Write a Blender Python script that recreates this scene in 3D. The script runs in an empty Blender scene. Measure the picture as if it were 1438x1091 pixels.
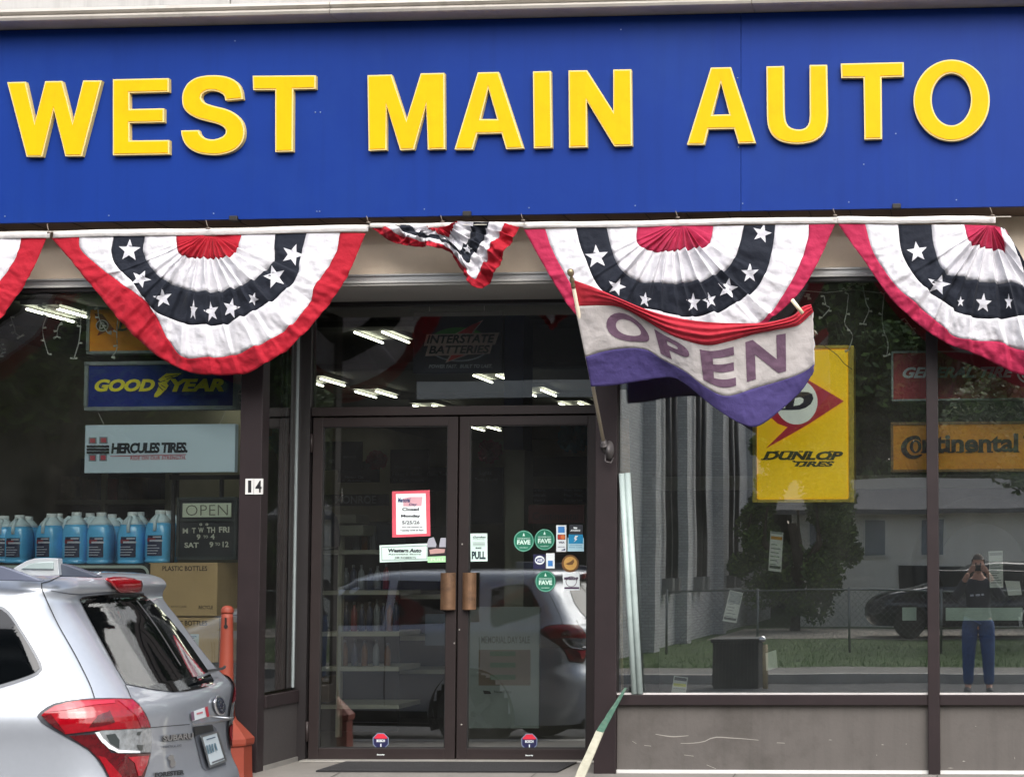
import bpy, bmesh, math, random
from mathutils import Vector, Matrix, noise
from mathutils.bvhtree import BVHTree
from mathutils.geometry import tessellate_polygon
R = math.radians
random.seed(7)
SC = bpy.context.scene
COL = SC.collection
# ---------------------------------------------------------------- camera, light, exposure
IW, IH, F = 1438.0, 1091.0, 2475.0
PPX, PPY = 1221.0, 638.0
YAW, PITCH, ROLL = 0.060, 0.064, 0.0043
CP = Vector((0.0, -11.0, 1.27))
CR = Matrix.Rotation(YAW, 3, 'Z') @ Matrix.Rotation(math.pi/2 + PITCH, 3, 'X') @ Matrix.Rotation(-ROLL, 3, 'Z')
cd = bpy.data.cameras.new('camera'); cam = bpy.data.objects.new('camera', cd); COL.objects.link(cam)
cd.sensor_fit = 'HORIZONTAL'; cd.sensor_width = 36.0
cd.lens = F/IW*36.0
cd.shift_x = (IW/2 - PPX)/IW
cd.shift_y = (PPY - IH/2)/IW
cd.clip_end = 2000; cd.clip_start = 0.05
cam.matrix_world = Matrix.Translation(CP) @ CR.to_4x4()
SC.camera = cam
world = bpy.data.worlds.new('World'); SC.world = world; world.use_nodes = True
wn = world.node_tree.nodes; wl = world.node_tree.links
bg = wn['Background']
sky = wn.new('ShaderNodeTexSky'); sky.sky_type = 'NISHITA'; sky.sun_disc = False
SUN_EL, SUN_ROT = 44.0, 158.0      # degrees; the sun stands high behind the camera
sky.sun_elevation = R(SUN_EL); sky.sun_rotation = R(SUN_ROT)
sky.air_density = 1.0; sky.dust_density = 4.0; sky.ozone_density = 1.0
hs = wn.new('ShaderNodeHueSaturation'); hs.inputs['Saturation'].default_value = 0.5   # thin even cloud takes most of the blue out of the sky
wl.new(sky.outputs[0], hs.inputs['Color']); wl.new(hs.outputs[0], bg.inputs[0]); bg.inputs[1].default_value = 0.15
sd = bpy.data.lights.new('sun', 'SUN'); sd.energy = 1.0; sd.angle = R(60); sd.color = (1.0, 0.97, 0.92)
sun = bpy.data.objects.new('sun', sd); COL.objects.link(sun)
_az = R(SUN_ROT); _el = R(SUN_EL)
_sdir = Vector((math.sin(_az)*math.cos(_el), math.cos(_az)*math.cos(_el), math.sin(_el)))
sun.rotation_euler = _sdir.to_track_quat('Z', 'Y').to_euler(); sun.location = (0, -20, 30)
SC.view_settings.view_transform = 'Standard'; SC.view_settings.look = 'None'
SC.view_settings.exposure = 1.12; SC.view_settings.gamma = 1.0
SC.view_settings.use_curve_mapping = False
cy = SC.cycles
cy.max_bounces = 10; cy.transparent_max_bounces = 16; cy.glossy_bounces = 5; cy.diffuse_bounces = 4
cy.caustics_reflective = False; cy.caustics_refractive = False; cy.use_denoising = True
cy.sample_clamp_indirect = 6.0

# ---------------------------------------------------------------- pixel <-> place
def ray(px, py):
    d = Vector(((px-PPX)/F, (PPY-py)/F, -1.0))
    return (CR @ d)
def P(px, py, Y):
    d = ray(px, py); t = (Y-CP.y)/d.y
    return CP + d*t
def PZ(px, py, z):
    d = ray(px, py); t = (z-CP.z)/d.z
    return CP + d*t
def ZM(x0, y0, s):            # a zoomed view's pixels back to photograph pixels
    return lambda pts: [(x0+x/s, y0+y/s) for x, y in pts]

# ---------------------------------------------------------------- materials
def s2l(c):
    return tuple(((v/255)/12.92 if v/255 <= .04045 else ((v/255+.055)/1.055)**2.4) for v in c)
MATS = {}
def mat(name, rgb, rough=.6, metal=0.0, var=.12, vscale=3.0, bump=0.0, bscale=40.0, coat=0.0, spec=.5, emit=0.0, dirt=None, dscale=1.5, damt=.5, sheen=0, streak=0):
    if name in MATS: return MATS[name]
    m = bpy.data.materials.new(name); m.use_nodes = True
    nt = m.node_tree; b = nt.nodes['Principled BSDF']; L = nt.links.new
    col = s2l(rgb) + (1,)
    b.inputs['Roughness'].default_value = rough; b.inputs['Metallic'].default_value = metal
    b.inputs['Coat Weight'].default_value = coat; b.inputs['Coat Roughness'].default_value = .05
    b.inputs['Specular IOR Level'].default_value = spec
    if sheen: b.inputs['Sheen Weight'].default_value = sheen
    tc = nt.nodes.new('ShaderNodeTexCoord')
    n = nt.nodes.new('ShaderNodeTexNoise'); n.inputs['Scale'].default_value = vscale; n.inputs['Detail'].default_value = 6; n.inputs['Roughness'].default_value = .6
    L(tc.outputs['Object'], n.inputs['Vector'])
    mr = nt.nodes.new('ShaderNodeMapRange'); mr.inputs[1].default_value = .3; mr.inputs[2].default_value = .7
    mr.inputs[3].default_value = 1-var; mr.inputs[4].default_value = 1+var
    L(n.outputs[0], mr.inputs[0])
    mx = nt.nodes.new('ShaderNodeMix'); mx.data_type = 'RGBA'; mx.blend_type = 'MULTIPLY'; mx.inputs[0].default_value = 1
    mx.inputs[6].default_value = col
    L(mr.outputs[0], mx.inputs[7])
    out = mx.outputs[2]
    if dirt:
        n2 = nt.nodes.new('ShaderNodeTexNoise'); n2.inputs['Scale'].default_value = dscale; n2.inputs['Detail'].default_value = 9; n2.inputs['Roughness'].default_value = .72
        L(tc.outputs['Object'], n2.inputs['Vector'])
        r2 = nt.nodes.new('ShaderNodeMapRange'); r2.inputs[1].default_value = .5; r2.inputs[2].default_value = .75; r2.inputs[4].default_value = damt
        L(n2.outputs[0], r2.inputs[0])
        m2 = nt.nodes.new('ShaderNodeMix'); m2.data_type = 'RGBA'; L(r2.outputs[0], m2.inputs[0]); L(out, m2.inputs[6]); m2.inputs[7].default_value = s2l(dirt)+(1,)
        out = m2.outputs[2]
    if streak:
        mp = nt.nodes.new('ShaderNodeMapping'); mp.inputs['Scale'].default_value = (9, 9, .5); L(tc.outputs['Object'], mp.inputs[0])
        n4 = nt.nodes.new('ShaderNodeTexNoise'); n4.inputs['Scale'].default_value = 1.6; n4.inputs['Detail'].default_value = 7; n4.inputs['Roughness'].default_value = .65
        L(mp.outputs[0], n4.inputs['Vector'])
        r4 = nt.nodes.new('ShaderNodeMapRange'); r4.inputs[1].default_value = .48; r4.inputs[2].default_value = .72; r4.inputs[3].default_value = 1; r4.inputs[4].default_value = 1-streak
        L(n4.outputs[0], r4.inputs[0]); m4 = nt.nodes.new('ShaderNodeMix'); m4.data_type = 'RGBA'; m4.blend_type = 'MULTIPLY'; m4.inputs[0].default_value = 1
        L(out, m4.inputs[6]); L(r4.outputs[0], m4.inputs[7]); out = m4.outputs[2]
    L(out, b.inputs['Base Color'])
    if emit:
        b.inputs['Emission Color'].default_value = col; b.inputs['Emission Strength'].default_value = emit
    if bump:
        nb = nt.nodes.new('ShaderNodeTexNoise'); nb.inputs['Scale'].default_value = bscale; nb.inputs['Detail'].default_value = 5
        L(tc.outputs['Object'], nb.inputs['Vector'])
        bp = nt.nodes.new('ShaderNodeBump'); bp.inputs['Strength'].default_value = bump; bp.inputs['Distance'].default_value = .01
        L(nb.outputs[0], bp.inputs['Height']); L(bp.outputs[0], b.inputs['Normal'])
    MATS[name] = m
    return m
def glassmat(name, tint=(235, 242, 240), boost=1.0, rough=0.0, ior=1.5, wave=0.0, dust=.02):
    if name in MATS: return MATS[name]
    m = bpy.data.materials.new(name); m.use_nodes = True
    nt = m.node_tree; nt.nodes.clear(); L = nt.links.new
    o = nt.nodes.new('ShaderNodeOutputMaterial'); mx = nt.nodes.new('ShaderNodeMixShader')
    t = nt.nodes.new('ShaderNodeBsdfTransparent'); t.inputs[0].default_value = s2l(tint)+(1,)
    g = nt.nodes.new('ShaderNodeBsdfGlossy'); g.inputs['Roughness'].default_value = rough
    g.inputs[0].default_value = (1, 1, 1, 1)
    fr = nt.nodes.new('ShaderNodeFresnel'); fr.inputs[0].default_value = ior
    ml = nt.nodes.new('ShaderNodeMath'); ml.operation = 'MULTIPLY'; ml.use_clamp = True; ml.inputs[1].default_value = boost
    L(fr.outputs[0], ml.inputs[0]); L(ml.outputs[0], mx.inputs[0]); L(t.outputs[0], mx.inputs[1]); L(g.outputs[0], mx.inputs[2])
    src = mx.outputs[0]
    tc = nt.nodes.new('ShaderNodeTexCoord')
    if wave:
        nb = nt.nodes.new('ShaderNodeTexNoise'); nb.inputs['Scale'].default_value = 1.1; nb.inputs['Detail'].default_value = 1
        L(tc.outputs['Object'], nb.inputs['Vector'])
        bp = nt.nodes.new('ShaderNodeBump'); bp.inputs['Strength'].default_value = 1; bp.inputs['Distance'].default_value = wave
        L(nb.outputs[0], bp.inputs['Height']); L(bp.outputs[0], g.inputs['Normal'])
    if dust:
        d = nt.nodes.new('ShaderNodeBsdfDiffuse'); d.inputs[0].default_value = (.6, .6, .58, 1)
        n2 = nt.nodes.new('ShaderNodeTexNoise'); n2.inputs['Scale'].default_value = 2.2; n2.inputs['Detail'].default_value = 9; n2.inputs['Roughness'].default_value = .7
        L(tc.outputs['Object'], n2.inputs['Vector'])
        r2 = nt.nodes.new('ShaderNodeMapRange'); r2.inputs[1].default_value = .35; r2.inputs[2].default_value = .8; r2.inputs[3].default_value = dust*.3; r2.inputs[4].default_value = dust*2
        L(n2.outputs[0], r2.inputs[0])
        m3 = nt.nodes.new('ShaderNodeMixShader'); L(r2.outputs[0], m3.inputs[0]); L(src, m3.inputs[1]); L(d.outputs[0], m3.inputs[2]); src = m3.outputs[0]
    L(src, o.inputs[0])
    MATS[name] = m
    return m

# ---------------------------------------------------------------- building blocks
def thing(name, label, cat, loc=(0, 0, 0), group=None):
    o = bpy.data.objects.new(name, None); COL.objects.link(o); o.empty_display_size = .1
    o.location = loc; o['label'] = label; o['category'] = cat
    if group: o['group'] = group
    return o
def tag(o, label, cat, group=None, kind=None):
    if label: o['label'] = label
    if cat: o['category'] = cat
    if group: o['group'] = group
    if kind: o['kind'] = kind
    return o
def root_loc(p):
    m = Matrix.Identity(4)
    while p is not None:
        m = Matrix.Translation(p.location) @ m if p.parent is None else m
        p = p.parent
    return m
def adopt(o, parent):
    if parent is not None:
        o.parent = parent
        # children are modelled in world space
        if parent.parent is None: o.matrix_parent_inverse = Matrix.Translation(-Vector(parent.location))
    return o
class MB:
    def __init__(s): s.v = []; s.f = []; s.m = []; s.mats = []
    def mi(s, m):
        if m is None: return 0
        if m not in s.mats: s.mats.append(m)
        return s.mats.index(m)
    def add(s, vs, fs, m=None):
        k = len(s.v); s.v += [Vector(v) for v in vs]; i = s.mi(m)
        for f in fs: s.f.append([k+j for j in f]); s.m.append(i)
        return s
    def box(s, a, b, m=None):
        x0, y0, z0 = [min(p, q) for p, q in zip(a, b)]; x1, y1, z1 = [max(p, q) for p, q in zip(a, b)]
        return s.add([(x0,y0,z0),(x1,y0,z0),(x1,y1,z0),(x0,y1,z0),(x0,y0,z1),(x1,y0,z1),(x1,y1,z1),(x0,y1,z1)],
              [(0,3,2,1),(4,5,6,7),(0,1,5,4),(1,2,6,5),(2,3,7,6),(3,0,4,7)], m)
    def obox(s, M, sx, sy, sz, m=None):     # oriented box about M's origin
        vs = [M @ Vector((x*sx/2, y*sy/2, z*sz/2)) for x, y, z in
              [(-1,-1,-1),(1,-1,-1),(1,1,-1),(-1,1,-1),(-1,-1,1),(1,-1,1),(1,1,1),(-1,1,1)]]
        return s.add(vs, [(0,3,2,1),(4,5,6,7),(0,1,5,4),(1,2,6,5),(2,3,7,6),(3,0,4,7)], m)
    def tube(s, pts, r, n=8, m=None, cap=True):
        pts = [Vector(p) for p in pts]; rs = r if isinstance(r, (list, tuple)) else [r]*len(pts)
        vs = []; fs = []
        up = Vector((0, 0, 1))
        for i, p in enumerate(pts):
            t = (pts[min(i+1, len(pts)-1)]-pts[max(i-1, 0)]).normalized()
            a = t.cross(up)
            if a.length < 1e-3: a = t.cross(Vector((0, 1, 0)))
            a.normalize(); b = t.cross(a)
            for k in range(n):
                an = 2*math.pi*k/n
                vs.append(p + (a*math.cos(an)+b*math.sin(an))*rs[i])
        for i in range(len(pts)-1):
            for k in range(n):
                k2 = (k+1) % n
                fs.append((i*n+k, i*n+k2, (i+1)*n+k2, (i+1)*n+k))
        if cap: fs.append(list(range(n))[::-1]); fs.append([(len(pts)-1)*n+k for k in range(n)])
        return s.add(vs, fs, m)
    def lathe(s, prof, c, n=16, m=None, sq=0.0, rot=0.0, sx=1.0, sy=1.0):   # prof: (radius, height); sq rounds towards a square
        vs = []; fs = []
        for r, z in prof:
            for k in range(n):
                a = 2*math.pi*(k+.5)/n + rot; ca, sa = math.cos(a), math.sin(a)
                q = 1.0/(max(abs(ca), abs(sa))) if sq else 1
                rr = r*((1-sq)+sq*min(q, 1.27)*.93)
                vs.append((c[0]+rr*ca*sx, c[1]+rr*sa*sy, c[2]+z))
        for i in range(len(prof)-1):
            for k in range(n):
                k2 = (k+1) % n; fs.append((i*n+k, i*n+k2, (i+1)*n+k2, (i+1)*n+k))
        fs.append(list(range(n))[::-1]); fs.append([(len(prof)-1)*n+k for k in range(n)])
        return s.add(vs, fs, m)
    def build(s, name, m=None, parent=None, smooth=False, bevel=0.0, label=None, sub=0):
        me = bpy.data.meshes.new(name)
        me.from_pydata([tuple(v) for v in s.v], [], s.f)
        mats = s.mats if s.mats else [m]
        if m is not None and s.mats and m not in s.mats: pass
        for q in mats: me.materials.append(q)
        if s.mats: me.polygons.foreach_set('material_index', s.m)
        if smooth: me.polygons.foreach_set('use_smooth', [True]*len(me.polygons))
        me.update()
        o = bpy.data.objects.new(name, me); COL.objects.link(o)
        if bevel:
            b = o.modifiers.new('b', 'BEVEL'); b.width = bevel; b.segments = 2; b.limit_method = 'ANGLE'; b.angle_limit = R(50)
        if sub:
            b = o.modifiers.new('s', 'SUBSURF'); b.levels = sub; b.render_levels = sub
        if label: o['label'] = label
        adopt(o, parent)
        return o
def box(name, a, b, m, parent=None, bevel=0.0, **k):
    return MB().box(a, b).build(name, m, parent, bevel=bevel, **k)

# rectangles given in photograph pixels on the plane at depth Y -> world box
def pbox(name, r, Y0, Y1, m, parent=None, bevel=0.0, Yp=None, **k):
    x0, y0, x1, y1 = r; Yp = Y0 if Yp is None else Yp
    cxm, cym = (x0+x1)/2, (y0+y1)/2
    X0 = P(x0, cym, Yp).x; X1 = P(x1, cym, Yp).x; Z1 = P(cxm, y0, Yp).z; Z0 = P(cxm, y1, Yp).z
    return box(name, (X0, Y0, Z0), (X1, Y1, Z1), m, parent, bevel, **k)

# 2D outlines -> faces
def tess(loops):
    flat = [p for l in loops for p in l]
    tris = tessellate_polygon([[Vector((x, y, 0)) for x, y in l] for l in loops])
    return flat, [tuple(t) for t in tris]
def orient(vs, f, n=Vector((0, -1, 0))):
    a, b, c = [Vector(vs[i]) for i in f[:3]]
    return f if (b-a).cross(c-a).dot(n) > 0 else f[::-1]
def flat_px(mb, loops, Y, m=None):
    """flat print traced in photograph pixels on the plane at depth Y"""
    fl, tr = tess(loops); vs = [P(x, y, Y) for x, y in fl]
    mb.add(vs, [orient(vs, t) for t in tr], m)
def ell(cx_, cy_, rx, ry, n=40, a0=0, a1=360, rot=0):
    o = []
    for k in range(n):
        a = R(a0+(a1-a0)*k/(n if a1-a0 == 360 else n-1)); x, y = rx*math.cos(a), ry*math.sin(a)
        c, s_ = math.cos(R(rot)), math.sin(R(rot)); o.append((cx_+x*c-y*s_, cy_+x*s_+y*c))
    return o
def rrect(x0, y0, x1, y1, r, n=5):
    o = []
    for cx_, cy_, a in ((x1-r, y0+r, -90), (x1-r, y1-r, 0), (x0+r, y1-r, 90), (x0+r, y0+r, 180)):
        for k in range(n): o.append((cx_+r*math.cos(R(a+90*k/(n-1))), cy_+r*math.sin(R(a+90*k/(n-1)))))
    return o
_TC = {}
def text2d(body, bold=0.0, shear=0.0, spacing=1.0, res=3):
    key = (body, bold, shear, spacing)
    if key in _TC: return _TC[key]
    c = bpy.data.curves.new('lettering', 'FONT'); c.body = body; c.resolution_u = res; c.offset = bold; c.shear = shear; c.space_character = spacing
    o = bpy.data.objects.new('lettering', c); me = o.to_mesh()
    vs = [(v.co.x, v.co.y) for v in me.vertices]; fs = [tuple(p.vertices) for p in me.polygons]
    o.to_mesh_clear(); bpy.data.objects.remove(o); bpy.data.curves.remove(c)
    x0 = min(v[0] for v in vs); x1 = max(v[0] for v in vs); y0 = min(v[1] for v in vs); y1 = max(v[1] for v in vs)
    vs = [((x-x0)/(x1-x0), (y1-y)/(y1-y0)) for x, y in vs]
    _TC[key] = (vs, fs); return vs, fs
def text_px(mb, body, r, Y, m=None, bold=0.0, shear=0.0, spacing=1.0, slope=0.0, rot=0.0):
    """lettering fitted in the pixel box r = x0,y0,x1,y1; slope: pixels of rise per pixel"""
    vs, fs = text2d(body, bold, shear, spacing)
    x0, y0, x1, y1 = r; cx_, cy_ = (x0+x1)/2, (y0+y1)/2; c, s_ = math.cos(R(rot)), math.sin(R(rot))
    W = []
    for u, v in vs:
        x = x0+(x1-x0)*u; y = y0+(y1-y0)*v - slope*(x-x0)
        if rot: x, y = cx_+(x-cx_)*c-(y-cy_)*s_, cy_+(x-cx_)*s_+(y-cy_)*c
        W.append(P(x, y, Y))
    mb.add(W, [orient(W, f) for f in fs], m)
def text_w(mb, body, M, w, h, m=None, bold=0.0, shear=0.0, spacing=1.0):
    """lettering w by h metres, centred on M's origin, in M's local XZ plane facing local -Y"""
    vs, fs = text2d(body, bold, shear, spacing)
    n = (M.to_3x3() @ Vector((0, -1, 0)))
    W = [M @ Vector(((u-.5)*w, 0, (.5-v)*h)) for u, v in vs]
    mb.add(W, [orient(W, f, n) for f in fs], m)
def cr(pts, n):
    """Catmull-Rom through pts, n samples evenly by length"""
    p = [Vector((a[0], a[1], 0)) for a in pts]; p = [2*p[0]-p[1]]+p+[2*p[-1]-p[-2]]
    o = []
    for i in range(1, len(p)-2):
        for k in range(16):
            t = k/16; a, b, c, d = p[i-1], p[i], p[i+1], p[i+2]
            o.append(.5*((2*b)+(-a+c)*t+(2*a-5*b+4*c-d)*t*t+(-a+3*b-3*c+d)*t*t*t))
    o.append(p[-2])
    L = [0]
    for i in range(1, len(o)): L.append(L[-1]+(o[i]-o[i-1]).length)
    r = []; j = 0
    for k in range(n):
        s_ = L[-1]*k/(n-1)
        while j < len(L)-2 and L[j+1] < s_: j += 1
        t = (s_-L[j])/max(L[j+1]-L[j], 1e-9); q = o[j].lerp(o[j+1], min(max(t, 0), 1)); r.append((q.x, q.y))
    return r
def copy_tree(o, parent=None, delta=None):
    c = o.copy(); COL.objects.link(c)
    if parent is not None: c.parent = parent
    if delta is not None: c.location = Vector(o.location)+Vector(delta)
    for ch in list(o.children): copy_tree(ch, c)
    return c
# ================================================================ ground
M_side = mat('sidewalk concrete', (120, 117, 112), .9, var=.1, vscale=6, bump=.3, bscale=60, dirt=(92, 88, 84), damt=.6)
M_road = mat('asphalt', (74, 74, 76), .92, var=.2, vscale=12, bump=.5, bscale=90, dirt=(96, 94, 92), dscale=.6, damt=.5)
M_brown = mat('bronze frame paint', (36, 28, 30), .5, spec=.3, var=.1, vscale=5, dirt=(56, 45, 46), dscale=4, damt=.25)
M_dark = mat('dark frame', (38, 35, 36), .4, var=.1)
ROADZ = -.33
MB().box((-60, -2.72, -.6), (40, -13.5, ROADZ)).build('road', M_road)['kind'] = 'structure'
MB().box((-60, .9, -.6), (40, -.05, 0)).build('doorstep', M_side)['kind'] = 'structure'
mb = MB(); mb.add([(-60, -.05, 0), (40, -.05, 0), (40, -2.55, -.18), (-60, -2.55, -.18), (-60, -.05, -.6), (40, -.05, -.6), (40, -2.55, -.6), (-60, -2.55, -.6)],
       [(3, 2, 1, 0), (7, 6, 2, 3), (4, 5, 6, 7), (0, 1, 5, 4), (1, 2, 6, 5), (3, 0, 4, 7)])
o = mb.build('sidewalk', M_side); o['kind'] = 'structure'
sw = o
mb = MB()
for k in range(18):
    x = -14+k*1.25
    mb.add([(x, -.06, .003), (x+.008, -.06, .003), (x+.008, -2.54, -.176), (x, -2.54, -.176)], [(3, 2, 1, 0)])
j = mb.build('joint', mat('joint dirt', (82, 79, 74), .95), sw)
o = box('kerb', (-60, -2.552, -.6), (40, -2.72, -.178), mat('kerb granite', (168, 166, 160), .85, bump=.3), None, bevel=.012); o['kind'] = 'structure'

# ================================================================ the shop building
bld = thing('shop_building', 'beige shop building with brown window frames and recessed glass double doors', 'building', (0, 0, 0))
M_beige = mat('beige stucco', (246, 228, 206), .9, var=.05, vscale=4, bump=.15, bscale=120, dirt=(214, 194, 168), damt=.4)
M_upper = mat('pale stone panels', (172, 171, 170), .9, streak=.2, var=.07, vscale=3, bump=.2, bscale=80, dirt=(168, 166, 162), dscale=2.5, damt=.5)
M_cope = mat('aluminium coping', (186, 180, 172), .45, metal=.35, var=.08, dirt=(130, 124, 116), dscale=5, damt=.5)
M_trim = mat('silver trim', (190, 190, 190), .4, metal=.5, var=.08, dirt=(140, 136, 130), dscale=6, damt=.4)
M_white = mat('white paint', (200, 200, 198), .6, var=.04, dirt=(180, 178, 172), dscale=8, damt=.3)
XL, XR = -9.0, 2.6
def zpx(px, py, Y): return P(px, py, Y).z
def xpx(px, py, Y): return P(px, py, Y).x
zs_top = zpx(480, 19.5, -.50); zs_bot = zpx(700, 302, -.33)
z_trim1 = zpx(640, 383.5, -.06); z_trim0 = zpx(640, 395, -.06)
z_win = zpx(1180, 396, 0)
z_hdr = zpx(640, 428, .64)
# beige band above the windows (behind the buntings)
box('wall', (XL, .0, z_trim1-.0), (XR, .35, zs_bot+.25), M_beige, bld)
box('wall', (XL, .002, zs_bot+.25), (XR, .35, 5.0), mat('wall behind sign', (90, 84, 80), .9), bld)
# upper stone panels above the coping
xj = [XL, xpx(-520, 5, -.1), xpx(-200, 5, -.1), xpx(325, 5, -.1), xpx(660, 5, -.1)+0, xpx(1090, 0, -.1), XR]
for a, b in zip(xj[:-1], xj[1:]):
    box('stone_panel', (a+.004, -.12, zs_top+.09), (b-.004, .3, zs_top+1.0), M_upper, bld, bevel=.004)
box('wall', (XL, -.10, zs_top+.02), (XR, .3, zs_top+1.2), mat('panel joint grout', (110, 108, 104), .9), bld)
# coping: two rolled ridges
for a, b in ((XL, xpx(462, 15, -.50)), (xpx(462, 15, -.50)+.004, xpx(1055, 8, -.50)), (xpx(1055, 8, -.50)+.004, XR)):
    mb = MB()
    prof = [(-.12, .125), (-.47, .088), (-.495, .075), (-.50, .06), (-.485, .048), (-.475, .044), (-.49, .036), (-.502, .022), (-.495, .006), (-.475, .0), (-.12, .004)]
    n = len(prof)
    vs = [(a, y, zs_top+z) for y, z in prof]+[(b, y, zs_top+z) for y, z in prof]
    mb.add(vs, [(i, (i+1) % n, n+(i+1) % n, n+i) for i in range(n)]+[list(range(n))[::-1], [n+i for i in range(n)]])
    mb.build('coping', M_cope, bld)
# trim under the beige band
mb = MB(); mb.box((XL, -.055, z_trim0+.012), (XR, .0, z_trim1)); mb.box((XL, -.07, z_trim1-.012), (XR, 0, z_trim1-.002))
mb.build('trim_moulding', M_trim, bld)
box('trim_strip', (XL, -.062, z_trim0-.004), (XR, .0, z_trim0+.010), M_white, bld)
XA0, XA1 = xpx(341, 700, 0), xpx(372, 700, 0)      # left pillar
XJ0, XJ1 = xpx(414, 700, .64), xpx(436, 700, .64)  # door jamb
XB0, XB1 = xpx(838, 800, 0), xpx(868.5, 800, 0)    # right pillar
XM0, XM1 = xpx(1301.5, 700, -.03), xpx(1318, 700, -.03)
ZSILL = zpx(1200, 973, 0); ZRAIL = zpx(1200, 989, 0)
Z0 = 0.0
# soffit of the door recess
box('soffit', (XA1, -.05, z_trim0-.02), (XB0+.02, .72, z_trim0-.006), mat('grey soffit', (172, 170, 166), .7, dirt=(140, 136, 130)), bld)
# dark header over the display windows and transom
zwh = zpx(1180, 383, 0); 
box('header', (XL, -.045, z_win), (XA0, .06, z_trim0-.006), M_dark, bld)
box('header', (XB1, -.045, z_win), (XR, .06, z_trim0-.006), M_dark, bld)
box('header', (XA1+.02, .60, z_hdr), (XB0+.06, .70, z_trim0-.02), M_dark, bld)
# pillars
box('pillar', (XA0, -.06, Z0-.02), (XA1, .05, z_trim0-.004), M_brown, bld, bevel=.004)
box('pillar', (XB0, -.06, Z0-.02), (XB1, .05, z_trim0-.004), M_brown, bld, bevel=.004)
box('pillar', (XB0+.003, .05, Z0), (XB0+.09, .70, z_trim0-.02), M_dark, bld)
# ---- display windows
G_win = glassmat('window glass', (250, 254, 253), boost=3.2, wave=.0006, dust=.008)
G_win2 = glassmat('window glass with film', (250, 254, 253), boost=4.8, wave=.0008, dust=.012)
def display_window(x0, x1, right=False):
    t = bpy.data.objects.new('display_window', None); COL.objects.link(t); adopt(t, bld)
    f = MB()
    f.box((x0, -.012, ZSILL), (x1, .012, z_win)); g = f.build('glass_pane', G_win2 if right else G_win, t)
    return t
w1 = display_window(XL+.3, XA0); w2 = display_window(XB1, XM0, True); w3 = display_window(XM1, XR-.3, True)
def sill(x0, x1, w):
    box('sill', (x0, -.05, ZRAIL), (x1, .05, ZSILL-.006), M_brown, w, bevel=.003)
    box('glazing_bead', (x0, -.03, ZSILL-.006), (x1, .03, ZSILL+.003), mat('pale glazing bead', (196, 192, 190), .5), w)
    M_panel = mat('grey stall panel', (84, 80, 77), .75, var=.06, vscale=3, bump=.12, bscale=50, dirt=(62, 58, 54), dscale=1.8, damt=.9, streak=.14)
    box('stall_panel', (x0, -.012, .02), (x1, .05, ZRAIL), M_panel, w)
    box('bottom_strip', (x0, -.03, -.02), (x1, .05, .02), M_white, w)
sill(XL+.3, XA0, w1); sill(XB1, XM0, w2); sill(XM1, XR-.3, w3)
box('mullion', (XM0, -.06, -.02), (XM1, .05, z_trim0-.004), M_brown, bld, bevel=.004)
box('mullion', (-6.66, -.06, -.02), (-6.58, .05, z_trim0-.004), M_brown, bld, bevel=.004)
box('wall', (XL, -.06, -.2), (XL+.3, .3, z_trim1), M_beige, bld)
box('wall', (XR-.3, -.06, -.2), (XR, .3, z_trim1), M_beige, bld)
# pale scratches on the stall panels
mb = MB()
zz = ZM(800, 900, 4.108)
for line in ([(495, 535), (530, 542), (590, 550), (640, 548), (685, 544)], [(640, 588), (700, 588), (770, 580), (800, 565), (850, 553), (930, 558), (1000, 562), (1090, 570)],
             [(430, 600), (470, 604)], [(660, 655), (715, 662)], [(1195, 585), (1240, 587)], [(790, 712), (845, 735)], [(360, 575), (385, 590)]):
    l = zz(line); l = cr(l, 14) if len(l) > 2 else l
    a = [(x, y-.35-.5*math.sin(math.pi*i/(len(l)-1))) for i, (x, y) in enumerate(l)]; b = [(x, y+.35+.3*math.sin(math.pi*i/(len(l)-1))) for i, (x, y) in enumerate(l)]
    flat_px(mb, [a+b[::-1]], -.0135)
zz = ZM(1140, 900, 4.825)
for x, y, w, h in ((125, 668, 26, 4), (480, 700, 20, 6), (640, 695, 10, 6), (1030, 812, 22, 8), (940, 858, 45, 6), (222, 885, 5, 24), (1110, 575, 14, 3), (1375, 790, 5, 20), (440, 770, 4, 14)):
    flat_px(mb, [zz([(x-w/2, y), (x, y-h/2), (x+w/2, y+h*.2), (x, y+h/2)])], -.0135)
s_ = mb.build('scratch_marks', mat('scratched paint', (142, 138, 132), .8), w2); s_['kind'] = 'stuff'
# ---- recess side return: glass, post, sill and low panel
XRT = XA1
rt = bpy.data.objects.new('side_window', None); COL.objects.link(rt); adopt(rt, bld)
box('glass_pane', (XRT-.03, .05, ZSILL), (XRT-.012, .60, z_trim0-.05), G_win, rt)
box('sill', (XRT-.05, .05, ZRAIL-.03), (XRT+.012, .60, ZSILL-.02), M_brown, rt, bevel=.003)
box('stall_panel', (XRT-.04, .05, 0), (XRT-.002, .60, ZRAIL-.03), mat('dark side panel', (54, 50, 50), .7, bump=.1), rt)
box('bottom_strip', (XRT-.05, .05, 0), (XRT+.01, .60, .03), mat('worn aluminium', (150, 148, 144), .45, metal=.5), rt)
box('glazing_bead', (XRT-.016, .535, ZSILL), (XRT-.004, .55, z_trim0-.05), mat('pale glazing bead2', (150, 160, 162), .4), rt)
box('frame', (XRT-.05, .60, 0), (xpx(437, 700, .64), .70, z_trim0-.02), M_dark, bld)
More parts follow.
